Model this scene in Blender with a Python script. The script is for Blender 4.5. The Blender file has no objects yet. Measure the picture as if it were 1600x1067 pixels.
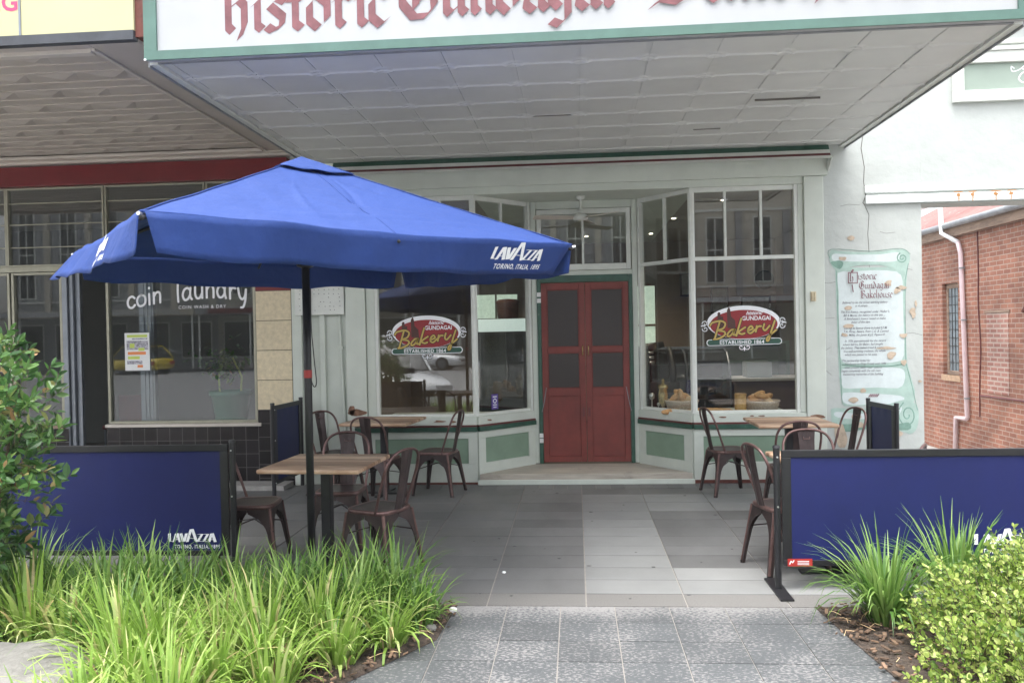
import bpy, bmesh, math, random
from mathutils import Vector, Matrix
from mathutils.geometry import tessellate_polygon
R = math.radians
rnd = random.Random(7)
S = bpy.context.scene
C = S.collection

# ------------------------------------------------------------------ camera, world, sun, exposure
cam_d = bpy.data.cameras.new('camera'); cam = bpy.data.objects.new('camera', cam_d); C.objects.link(cam)
cam_d.sensor_width = 36; cam_d.lens = 36*1280/1600; cam_d.clip_start = .05; cam_d.clip_end = 600
cam.matrix_world = Matrix.Translation((0, 0, 1.64)) @ Matrix.Rotation(R(4.45), 4, 'Z') @ Matrix.Rotation(R(89.4), 4, 'X') @ Matrix.Rotation(R(-1.15), 4, 'Z')
S.camera = cam
S.view_settings.view_transform = 'Standard'; S.view_settings.look = 'None'
S.view_settings.gamma = 1; S.view_settings.use_curve_mapping = False
S.view_settings.exposure = 2.0
W = bpy.data.worlds.new('World'); S.world = W; W.use_nodes = True
nt = W.node_tree; nt.nodes.clear()
sky = nt.nodes.new('ShaderNodeTexSky'); sky.sky_type = 'NISHITA'; sky.sun_disc = False
sky.sun_elevation = R(75); sky.sun_rotation = R(200); sky.dust_density = 3
hs = nt.nodes.new('ShaderNodeHueSaturation'); hs.inputs['Saturation'].default_value = .22
bg = nt.nodes.new('ShaderNodeBackground'); bg.inputs[1].default_value = .15
wo = nt.nodes.new('ShaderNodeOutputWorld')
nt.links.new(sky.outputs[0], hs.inputs['Color']); 
# overcast: the zenith is about three times as bright as the horizon
wtc = nt.nodes.new('ShaderNodeTexCoord'); wsp = nt.nodes.new('ShaderNodeSeparateXYZ'); wmr = nt.nodes.new('ShaderNodeMapRange')
wmr.inputs[1].default_value = 0; wmr.inputs[2].default_value = 1; wmr.inputs[3].default_value = .5; wmr.inputs[4].default_value = 1.6
wvm = nt.nodes.new('ShaderNodeVectorMath'); wvm.operation = 'SCALE'
nt.links.new(wtc.outputs['Generated'], wsp.inputs[0]); nt.links.new(wsp.outputs['Z'], wmr.inputs[0]); nt.links.new(wmr.outputs[0], wvm.inputs['Scale'])
nt.links.new(hs.outputs[0], wvm.inputs[0]); nt.links.new(wvm.outputs[0], bg.inputs[0]); nt.links.new(bg.outputs[0], wo.inputs[0])
sd = bpy.data.lights.new('sun', 'SUN'); sd.energy = .55; sd.angle = R(40); sd.color = (1, .97, .93)
sun = bpy.data.objects.new('sun', sd); C.objects.link(sun)
sun.rotation_euler = (R(15), 0, R(-25))

# ------------------------------------------------------------------ materials
def mat(name, col, rough=.6, metal=0, noise=None, bump=None, dirt=None, spec=.5, coat=0, emit=None, island=0, stretch=None):
    m = bpy.data.materials.new(name); m.use_nodes = True
    n = m.node_tree; b = n.nodes['Principled BSDF']; L = n.links.new
    b.inputs['Roughness'].default_value = rough; b.inputs['Metallic'].default_value = metal
    b.inputs['Specular IOR Level'].default_value = spec
    b.inputs['Coat Weight'].default_value = coat
    c = (*col, 1); b.inputs['Base Color'].default_value = c
    tc = n.nodes.new('ShaderNodeTexCoord'); vec = tc.outputs['Object']
    if stretch:
        mp = n.nodes.new('ShaderNodeMapping'); mp.inputs['Scale'].default_value = stretch
        L(vec, mp.inputs[0]); vec = mp.outputs[0]
    cur = None
    if noise:
        t = n.nodes.new('ShaderNodeTexNoise'); t.inputs['Scale'].default_value = noise[0]; t.inputs['Detail'].default_value = 6
        t.inputs['Roughness'].default_value = .65; L(vec, t.inputs['Vector'])
        mr = n.nodes.new('ShaderNodeMapRange'); mr.inputs[1].default_value = .3; mr.inputs[2].default_value = .7
        mr.inputs[3].default_value = 1-noise[1]; mr.inputs[4].default_value = 1+noise[1]; L(t.outputs['Fac'], mr.inputs[0])
        vm = n.nodes.new('ShaderNodeVectorMath'); vm.operation = 'SCALE'; vm.inputs[0].default_value = col
        L(mr.outputs[0], vm.inputs['Scale']); cur = vm.outputs[0]
    if island:
        g = n.nodes.new('ShaderNodeNewGeometry'); mr = n.nodes.new('ShaderNodeMapRange')
        mr.inputs[3].default_value = 1-island; mr.inputs[4].default_value = 1+island; L(g.outputs['Random Per Island'], mr.inputs[0])
        vm = n.nodes.new('ShaderNodeVectorMath'); vm.operation = 'SCALE'; vm.inputs[0].default_value = col
        if cur: L(cur, vm.inputs[0])
        L(mr.outputs[0], vm.inputs['Scale']); cur = vm.outputs[0]
    if dirt:   # (scale, threshold, colour, amount)
        t = n.nodes.new('ShaderNodeTexNoise'); t.inputs['Scale'].default_value = dirt[0]; t.inputs['Detail'].default_value = 9
        t.inputs['Roughness'].default_value = .7; L(tc.outputs['Object'], t.inputs['Vector'])
        mr = n.nodes.new('ShaderNodeMapRange'); mr.inputs[1].default_value = dirt[1]; mr.inputs[2].default_value = dirt[1]+.08
        mr.inputs[4].default_value = dirt[3]; L(t.outputs['Fac'], mr.inputs[0])
        mx = n.nodes.new('ShaderNodeMix'); mx.data_type = 'RGBA'; mx.inputs[6].default_value = c; mx.inputs[7].default_value = (*dirt[2], 1)
        if cur: L(cur, mx.inputs[6])
        L(mr.outputs[0], mx.inputs[0]); cur = mx.outputs[2]
    if cur: L(cur, b.inputs['Base Color'])
    if bump:
        t = n.nodes.new('ShaderNodeTexNoise'); t.inputs['Scale'].default_value = bump[0]; t.inputs['Detail'].default_value = 5; L(vec, t.inputs['Vector'])
        bp = n.nodes.new('ShaderNodeBump'); bp.inputs['Strength'].default_value = bump[1]; bp.inputs['Distance'].default_value = bump[2] if len(bump) > 2 else .01
        L(t.outputs['Fac'], bp.inputs['Height']); L(bp.outputs[0], b.inputs['Normal'])
    if emit:
        b.inputs['Emission Color'].default_value = (*emit[0], 1); b.inputs['Emission Strength'].default_value = emit[1]
    return m

def leafmat(name, cols, trans=.35, rough=.45):
    m = bpy.data.materials.new(name); m.use_nodes = True
    n = m.node_tree; b = n.nodes['Principled BSDF']; L = n.links.new
    g = n.nodes.new('ShaderNodeNewGeometry'); r = n.nodes.new('ShaderNodeValToRGB')
    el = r.color_ramp.elements
    for i, (p, c) in enumerate(cols):
        if i < 2: e = el[i]; e.position = p
        else: e = el.new(p)
        e.color = (*c, 1)
    L(g.outputs['Random Per Island'], r.inputs[0]); L(r.outputs[0], b.inputs['Base Color'])
    b.inputs['Roughness'].default_value = rough
    t = n.nodes.new('ShaderNodeBsdfTranslucent'); L(r.outputs[0], t.inputs[0])
    mx = n.nodes.new('ShaderNodeMixShader'); mx.inputs[0].default_value = trans
    L(b.outputs[0], mx.inputs[1]); L(t.outputs[0], mx.inputs[2]); L(mx.outputs[0], n.nodes['Material Output'].inputs[0])
    return m

def glassmat(name, tint=(.93, .95, .94), ior=1.5, boost=1.0, rough=0.0):
    m = bpy.data.materials.new(name); m.use_nodes = True
    n = m.node_tree; n.nodes.clear(); L = n.links.new
    o = n.nodes.new('ShaderNodeOutputMaterial'); t = n.nodes.new('ShaderNodeBsdfTransparent'); t.inputs[0].default_value = (*tint, 1)
    g = n.nodes.new('ShaderNodeBsdfGlossy'); g.inputs['Roughness'].default_value = rough; g.inputs[0].default_value = (1, 1, 1, 1)
    ge = n.nodes.new('ShaderNodeNewGeometry'); dt = n.nodes.new('ShaderNodeVectorMath'); dt.operation = 'DOT_PRODUCT'
    L(ge.outputs['Normal'], dt.inputs[0]); L(ge.outputs['Incoming'], dt.inputs[1])
    def mth(op, a, b_=None):
        q = n.nodes.new('ShaderNodeMath'); q.operation = op
        for i_, v_ in enumerate((a, b_)):
            if v_ is None: continue
            if isinstance(v_, (int, float)): q.inputs[i_].default_value = v_
            else: L(v_, q.inputs[i_])
        return q
    ab = mth('ABSOLUTE', dt.outputs['Value']); om = mth('SUBTRACT', 1, ab.outputs[0]); pw = mth('POWER', om.outputs[0], 5)
    f = mth('MULTIPLY', pw.outputs[0], .95)
    ma = mth('ADD', f.outputs[0], .045*boost); ma.use_clamp = True
    mx = n.nodes.new('ShaderNodeMixShader')
    L(ma.outputs[0], mx.inputs[0]); L(t.outputs[0], mx.inputs[1]); L(g.outputs[0], mx.inputs[2]); L(mx.outputs[0], o.inputs[0])
    return m

def brickmat(name, c1, c2, mortar, bw=.24, bh=.086, axis='Y', ms=.01):
    m = bpy.data.materials.new(name); m.use_nodes = True
    n = m.node_tree; b = n.nodes['Principled BSDF']; L = n.links.new
    tc = n.nodes.new('ShaderNodeTexCoord'); sp = n.nodes.new('ShaderNodeSeparateXYZ'); cb = n.nodes.new('ShaderNodeCombineXYZ')
    L(tc.outputs['Object'], sp.inputs[0]); L(sp.outputs[axis], cb.inputs[0]); L(sp.outputs['Z'], cb.inputs[1])
    k = n.nodes.new('ShaderNodeTexBrick'); L(cb.outputs[0], k.inputs['Vector'])
    k.inputs['Scale'].default_value = 1; k.inputs['Brick Width'].default_value = bw; k.inputs['Row Height'].default_value = bh
    k.inputs['Mortar Size'].default_value = ms; k.inputs['Mortar Smooth'].default_value = .3; k.inputs['Bias'].default_value = -.1
    k.inputs['Color1'].default_value = (*c1, 1); k.inputs['Color2'].default_value = (*c2, 1); k.inputs['Mortar'].default_value = (*mortar, 1)
    t = n.nodes.new('ShaderNodeTexNoise'); t.inputs['Scale'].default_value = 1.3; t.inputs['Detail'].default_value = 8; L(tc.outputs['Object'], t.inputs['Vector'])
    mr = n.nodes.new('ShaderNodeMapRange'); mr.inputs[1].default_value = .3; mr.inputs[2].default_value = .7; mr.inputs[3].default_value = .65; mr.inputs[4].default_value = 1.3; L(t.outputs['Fac'], mr.inputs[0])
    vm = n.nodes.new('ShaderNodeVectorMath'); vm.operation = 'SCALE'; L(k.outputs['Color'], vm.inputs[0]); L(mr.outputs[0], vm.inputs['Scale'])
    L(vm.outputs[0], b.inputs['Base Color']); b.inputs['Roughness'].default_value = .85
    bp = n.nodes.new('ShaderNodeBump'); bp.inputs['Strength'].default_value = .6; bp.inputs['Distance'].default_value = .008; bp.invert = True
    L(k.outputs['Fac'], bp.inputs['Height']); L(bp.outputs[0], b.inputs['Normal'])
    return m

M = {}
M['cream'] = mat('painted_timber_pale', (.57, .61, .545), .5, noise=(3, .07), bump=(30, .15, .002), dirt=(7, .69, (.33, .30, .24), .5))
M['wall'] = mat('painted_render_white', (.45, .475, .45), .75, noise=(2.2, .06), bump=(7, .7, .012), dirt=(4.2, .70, (.42, .38, .32), .5))
M['band'] = mat('painted_band_white', (.70, .74, .72), .7, noise=(4, .06), bump=(20, .3, .004), dirt=(4, .66, (.45, .32, .2), .6), stretch=(1, 1, .4))
M['trimwhite'] = mat('trim_white_paint', (.66, .68, .635), .45, noise=(6, .08), bump=(25, .2, .002))
M['panelgreen'] = mat('panel_green_paint', (.20, .29, .21), .5, noise=(4, .1), bump=(30, .2, .002))
M['dkgreen'] = mat('dark_green_paint', (.028, .085, .058), .4, noise=(8, .25), dirt=(10, .62, (.22, .25, .2), .7))
M['signgreen'] = mat('sign_green_paint', (.085, .165, .135), .5, noise=(6, .12))
M['maroon'] = mat('maroon_paint', (.11, .02, .02), .45, noise=(8, .2))
M['doorred'] = mat('door_red_paint', (.18, .034, .026), .55, noise=(4, .22), dirt=(11, .68, (.09, .04, .03), .6), bump=(40, .2, .001))
M['screen'] = mat('door_fly_screen', (.030, .022, .019), .35, noise=(4, .1))
M['signwhite'] = mat('sign_white_paint', (.41, .42, .425), .55, noise=(2.5, .05), dirt=(3, .68, (.55, .56, .5), .5))
M['signred'] = mat('sign_lettering_red', (.19, .07, .078), .6, noise=(9, .3))
M['soffit'] = mat('soffit_pressed_metal', (.60, .605, .585), .5, noise=(1.3, .08), bump=(3, .3, .01), dirt=(2.2, .62, (.44, .43, .40), .5))
M['soffitdark'] = mat('soffit_joint_grey', (.50, .51, .495), .6, noise=(9, .3))
M['soffitbeige'] = mat('soffit_beige_metal', (.47, .42, .375), .55, noise=(1.5, .08), bump=(5, .2, .005))
M['beigelight'] = mat('beige_moulding', (.56, .51, .45), .55, noise=(2, .08))
M['flash'] = mat('grey_metal_edge', (.22, .23, .24), .45, noise=(6, .25))
M['yellowsign'] = mat('sign_pale_yellow', (.50, .475, .275), .5, noise=(2, .04))
M['pinktext'] = mat('lettering_pink', (.55, .06, .16), .5)
M['bandred'] = mat('fascia_red_paint', (.16, .011, .014), .35, noise=(4, .12))
M['rust'] = mat('rusty_brown_metal', (.12, .035, .025), .7, noise=(9, .5))
M['frame'] = mat('anodised_frame', (.33, .32, .25), .4, .5, noise=(8, .1))
M['alum'] = mat('aluminium_frame', (.24, .26, .29), .35, .7, noise=(8, .1))
M['blacktile'] = mat('black_glazed_tile', (.012, .010, .011), .16, island=.5, spec=.25)
M['grout'] = mat('pale_grout', (.16, .15, .145), .9)
M['creamtile'] = mat('cream_mottled_tile', (.62, .53, .36), .3, noise=(24, .14), island=.06)
M['slabdark'] = mat('paver_dark_granite', (.128, .128, .126), .55, noise=(2.2, .16), island=.15, dirt=(9, .70, (.15, .147, .14), .5), bump=(90, .15, .001), stretch=(1, .5, 1))
M['slabmid'] = mat('paver_mid_granite', (.145, .140, .132), .6, noise=(130, .3), island=.08, bump=(90, .15, .001))
M['slablight'] = mat('paver_light_granite', (.21, .213, .208), .55, noise=(2.6, .10), island=.08, dirt=(7, .69, (.17, .165, .155), .45), bump=(90, .15, .001))
M['joint'] = mat('sandy_joint', (.29, .27, .245), .9, noise=(20, .15))
M['asphalt'] = mat('road_asphalt', (.22, .22, .22), .85, noise=(40, .25), bump=(120, .5, .004))
M['concrete'] = mat('kerb_concrete', (.30, .29, .27), .8, noise=(12, .18), bump=(60, .3, .003))
M['soil'] = mat('mulch_soil', (.055, .040, .030), .95, noise=(30, .6), bump=(25, 1, .03))
M['bark'] = mat('bark_mulch', (.15, .095, .062), .9, island=.6)
M['stone'] = mat('sandstone_boulder', (.16, .155, .14), .9, noise=(5, .35), bump=(18, 1, .02), dirt=(6, .6, (.12, .12, .10), .6))
M['pebble'] = mat('pale_pebble', (.55, .54, .52), .7, noise=(40, .2))
M['canopy'] = mat('parasol_blue_fabric', (.014, .043, .185), .75, noise=(2.5, .06), bump=(8, .7, .02), spec=.4)
M['canvas'] = mat('barrier_blue_fabric', (.009, .014, .088), .5, noise=(1.6, .16), dirt=(9, .70, (.035, .035, .085), .6), bump=(300, .2, .001), spec=.35)
M['black'] = mat('black_powder_coat', (.012, .012, .014), .4, noise=(20, .2))
M['whiteprint'] = mat('white_print', (.82, .83, .85), .5)
M['redtag'] = mat('red_label', (.36, .03, .025), .4)
M['bolt'] = mat('steel_bolt', (.6, .6, .6), .3, .9)
M['copper'] = mat('antique_copper_metal', (.050, .034, .033), .38, .5, noise=(7, .45), bump=(40, .15, .001), spec=.6)
M['copperedge'] = mat('rubbed_copper_metal', (.15, .088, .08), .34, .6, noise=(12, .4))
M['gold'] = mat('gold_lettering', (.50, .36, .09), .45)
M['ink'] = mat('black_ink', (.010, .010, .010), .5)
M['logored'] = mat('logo_dark_red', (.27, .016, .02), .45)
M['logobrown'] = mat('logo_brown', (.07, .022, .016), .5)
M['logogreen'] = mat('logo_green', (.025, .085, .058), .5)
M['signpanel'] = mat('pale_sage_paint', (.27, .33, .28), .6, noise=(4, .06))
M['mauve'] = mat('faded_plum_paint', (.20, .105, .12), .7, noise=(30, .35))
M['greytext'] = mat('faded_grey_paint', (.17, .17, .19), .8, noise=(20, .4))
M['scroll'] = mat('mural_parchment', (.55, .61, .605), .75, noise=(5, .09), bump=(14, .4, .004))
M['scrollgreen'] = mat('mural_sea_green', (.17, .29, .235), .75, noise=(9, .28), bump=(14, .4, .004))
M['scrollmid'] = mat('mural_pale_green', (.35, .47, .415), .75, noise=(7, .14), bump=(14, .4, .004))
M['peel'] = mat('bare_render', (.47, .38, .29), .9, noise=(14, .25), bump=(30, .6, .004))
M['peelwood'] = mat('bare_timber', (.22, .12, .075), .85, noise=(20, .5))
M['crack'] = mat('crack_shadow_gap', (.12, .11, .10), .95)
M['brick'] = brickmat('red_brick', (.32, .138, .088), (.22, .09, .06), (.34, .25, .20))
M['brickpatch'] = brickmat('pale_brick_infill', (.36, .18, .14), (.27, .11, .085), (.42, .32, .27), ms=.018)
M['brickcream'] = mat('cream_brick_sill', (.42, .28, .18), .8, noise=(10, .2))
M['roofred'] = mat('rusty_red_corrugated', (.22, .10, .088), .65, noise=(3, .2), dirt=(5, .6, (.5, .4, .36), .6))
M['weatherwood'] = mat('weathered_fascia', (.27, .19, .14), .85, noise=(5, .35), stretch=(3, .5, 3))
M['pipe'] = mat('pinkish_pvc_pipe', (.66, .52, .54), .4, noise=(4, .08))
M['pipewhite'] = mat('white_pvc_pipe', (.78, .79, .80), .4)
M['leadglass'] = mat('dull_leaded_glass', (.20, .24, .26), .15, noise=(4, .2))
M['glass'] = glassmat('shop_glass', boost=1.7)
M['laundryglass'] = glassmat('laundry_glass', (.86, .88, .88), boost=1.25)
M['glassdark'] = glassmat('tinted_glass', (.55, .58, .6), boost=1.2)
M['room'] = mat('room_wall_taupe', (.26, .21, .17), .8, noise=(3, .08))
M['roomceil'] = mat('room_ceiling_cream', (.34, .31, .28), .8, noise=(3, .05))
M['roomfloor'] = mat('room_floor_dark', (.06, .045, .035), .5)
M['laundrywall'] = mat('laundry_wall_grey', (.15, .15, .14), .8, noise=(3, .06))
M['white'] = mat('white_enamel', (.72, .72, .70), .35)
M['applgrey'] = mat('grey_blue_box', (.30, .36, .38), .5)
M['lamp'] = mat('downlight_glow', (1, .95, .85), .5, emit=((1, .88, .7), 6))
M['litheader'] = mat('fridge_lit_header', (.7, .8, .78), .5, emit=((.75, .92, .88), .14))
M['brass'] = mat('brass', (.62, .47, .20), .25, .9)
M['wicker'] = mat('wicker', (.56, .46, .37), .8, noise=(50, .3), bump=(70, .8, .006))
M['bread'] = mat('bread_crust', (.58, .33, .14), .7, noise=(16, .35), bump=(20, .5, .006))
M['breadpale'] = mat('pale_bread', (.66, .47, .27), .75, noise=(16, .2))
M['breadwood'] = mat('woven_bamboo', (.55, .33, .12), .7, noise=(40, .25), bump=(60, .6, .004))
M['potgreen'] = mat('green_plastic_pot', (.035, .17, .10), .4)
M['hutchgreen'] = mat('green_hutch_paint', (.13, .22, .17), .6, noise=(5, .15))
M['picture'] = mat('picture_grey', (.35, .38, .36), .6, noise=(9, .4))
M['paper'] = mat('paper_white', (.75, .76, .75), .6)
M['lime'] = mat('print_lime', (.52, .62, .12), .6)
M['orange'] = mat('print_orange', (.75, .25, .08), .6)
M['printgrey'] = mat('print_grey', (.35, .34, .38), .6, noise=(60, .7))
M['purple'] = mat('sticker_purple', (.10, .06, .28), .5)
M['carwhite'] = mat('car_white_paint', (.80, .81, .82), .25, coat=.6)
M['caryellow'] = mat('car_yellow_paint', (.75, .58, .06), .25, coat=.6)
M['cardark'] = mat('car_dark_paint', (.05, .055, .06), .3, coat=.5)
M['carglass'] = mat('car_dark_glass', (.02, .025, .028), .05, spec=.8)
M['tyre'] = mat('tyre_rubber', (.02, .02, .02), .85)
M['lightlens'] = mat('lamp_lens', (.6, .6, .62), .1, spec=.8)
M['redlens'] = mat('red_lens', (.5, .03, .03), .2)
M['render_a'] = mat('far_render_cream', (.50, .47, .40), .8, noise=(1, .1))
M['render_b'] = mat('far_render_grey', (.30, .31, .32), .8, noise=(1, .1))
M['trunk'] = mat('shrub_bark', (.10, .07, .05), .9, noise=(20, .4))
M['grass'] = leafmat('strappy_leaf', [(0, (.13, .23, .035)), (.22, (.22, .36, .06)), (.5, (.30, .46, .09)), (.8, (.42, .55, .15)), (.94, (.55, .62, .26)), (.99, (.52, .42, .20))], .4)
M['grassdark'] = leafmat('strappy_leaf_green', [(0, (.06, .15, .028)), (.3, (.11, .22, .042)), (.6, (.17, .30, .06)), (.95, (.27, .40, .11))], .35)
M['deadgrass'] = leafmat('dead_straw_leaf', [(0, (.16, .10, .05)), (.5, (.34, .25, .12)), (1, (.50, .42, .22))], .2, .8)
M['leafdark'] = leafmat('glossy_shrub_leaf', [(0, (.035, .095, .03)), (.35, (.065, .155, .042)), (.7, (.11, .225, .06)), (.90, (.21, .32, .09)), (.992, (.40, .24, .12))], .35, .38)
M['leafyellow'] = leafmat('box_shrub_leaf', [(0, (.07, .14, .03)), (.3, (.20, .31, .055)), (.65, (.37, .49, .10)), (.95, (.54, .60, .2))], .42, .42)
M['leaftree'] = leafmat('tree_leaf', [(0, (.05, .10, .03)), (.5, (.09, .16, .045)), (.9, (.15, .22, .07))], .3)

def woodmat():
    m = bpy.data.materials.new('table_planks'); m.use_nodes = True
    n = m.node_tree; b = n.nodes['Principled BSDF']; L = n.links.new
    tc = n.nodes.new('ShaderNodeTexCoord')
    mp = n.nodes.new('ShaderNodeMapping'); mp.inputs['Scale'].default_value = (1, 16, 1); L(tc.outputs['Object'], mp.inputs[0])
    sp = n.nodes.new('ShaderNodeSeparateXYZ'); L(mp.outputs[0], sp.inputs[0])
    fl = n.nodes.new('ShaderNodeMath'); fl.operation = 'FLOOR'; L(sp.outputs['Y'], fl.inputs[0])
    wn = n.nodes.new('ShaderNodeTexWhiteNoise'); wn.noise_dimensions = '1D'; L(fl.outputs[0], wn.inputs['W'])
    mp2 = n.nodes.new('ShaderNodeMapping'); mp2.inputs['Scale'].default_value = (2.5, 26, 3); L(tc.outputs['Object'], mp2.inputs[0])
    t = n.nodes.new('ShaderNodeTexNoise'); t.inputs['Scale'].default_value = 2.2; t.inputs['Detail'].default_value = 8; L(mp2.outputs[0], t.inputs['Vector'])
    ad = n.nodes.new('ShaderNodeMath'); ad.operation = 'MULTIPLY_ADD'; ad.inputs[1].default_value = .55; L(wn.outputs[0], ad.inputs[0]); L(t.outputs['Fac'], ad.inputs[2])
    r = n.nodes.new('ShaderNodeValToRGB'); el = r.color_ramp.elements
    el[0].position = .4; el[0].color = (.15, .085, .055, 1); el[1].position = 1.0; el[1].color = (.58, .42, .29, 1)
    e = el.new(.65); e.color = (.36, .215, .13, 1)
    L(ad.outputs[0], r.inputs[0]); L(r.outputs[0], b.inputs['Base Color']); b.inputs['Roughness'].default_value = .42
    return m
M['wood'] = woodmat()

def specklemat():
    m = bpy.data.materials.new('speckled_bluestone'); m.use_nodes = True
    n = m.node_tree; b = n.nodes['Principled BSDF']; L = n.links.new
    tc = n.nodes.new('ShaderNodeTexCoord')
    mp = n.nodes.new('ShaderNodeMapping'); mp.inputs['Scale'].default_value = (.8, 1.3, 1); L(tc.outputs['Object'], mp.inputs[0])
    t = n.nodes.new('ShaderNodeTexNoise'); t.inputs['Scale'].default_value = 58; t.inputs['Detail'].default_value = 5; t.inputs['Roughness'].default_value = .6; L(mp.outputs[0], t.inputs['Vector'])
    t2 = n.nodes.new('ShaderNodeTexNoise'); t2.inputs['Scale'].default_value = 3.2; t2.inputs['Detail'].default_value = 3; L(tc.outputs['Object'], t2.inputs['Vector'])
    sp = n.nodes.new('ShaderNodeSeparateXYZ'); L(tc.outputs['Object'], sp.inputs[0])
    # pale strip along the joint with the footpath (y about 4.9)
    ed = n.nodes.new('ShaderNodeMapRange'); ed.inputs[1].default_value = 4.66; ed.inputs[2].default_value = 4.9; ed.inputs[3].default_value = 0; ed.inputs[4].default_value = .15; L(sp.outputs['Y'], ed.inputs[0])
    a1 = n.nodes.new('ShaderNodeMath'); a1.operation = 'MULTIPLY_ADD'; a1.inputs[1].default_value = .28; L(t2.outputs['Fac'], a1.inputs[0]); L(t.outputs['Fac'], a1.inputs[2])
    a2 = n.nodes.new('ShaderNodeMath'); a2.operation = 'ADD'; L(a1.outputs[0], a2.inputs[0]); L(ed.outputs[0], a2.inputs[1])
    mr = n.nodes.new('ShaderNodeMapRange'); mr.inputs[1].default_value = .66; mr.inputs[2].default_value = .75; L(a2.outputs[0], mr.inputs[0])
    mx = n.nodes.new('ShaderNodeMix'); mx.data_type = 'RGBA'; mx.inputs[6].default_value = (.072, .077, .080, 1); mx.inputs[7].default_value = (.215, .21, .205, 1)
    L(mr.outputs[0], mx.inputs[0])
    g = n.nodes.new('ShaderNodeNewGeometry'); m2 = n.nodes.new('ShaderNodeMapRange'); m2.inputs[3].default_value = .88; m2.inputs[4].default_value = 1.1; L(g.outputs['Random Per Island'], m2.inputs[0])
    vm = n.nodes.new('ShaderNodeVectorMath'); vm.operation = 'SCALE'; L(mx.outputs[2], vm.inputs[0]); L(m2.outputs[0], vm.inputs['Scale'])
    L(vm.outputs[0], b.inputs['Base Color']); b.inputs['Roughness'].default_value = .6
    return m
M['speckle'] = specklemat()

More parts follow.
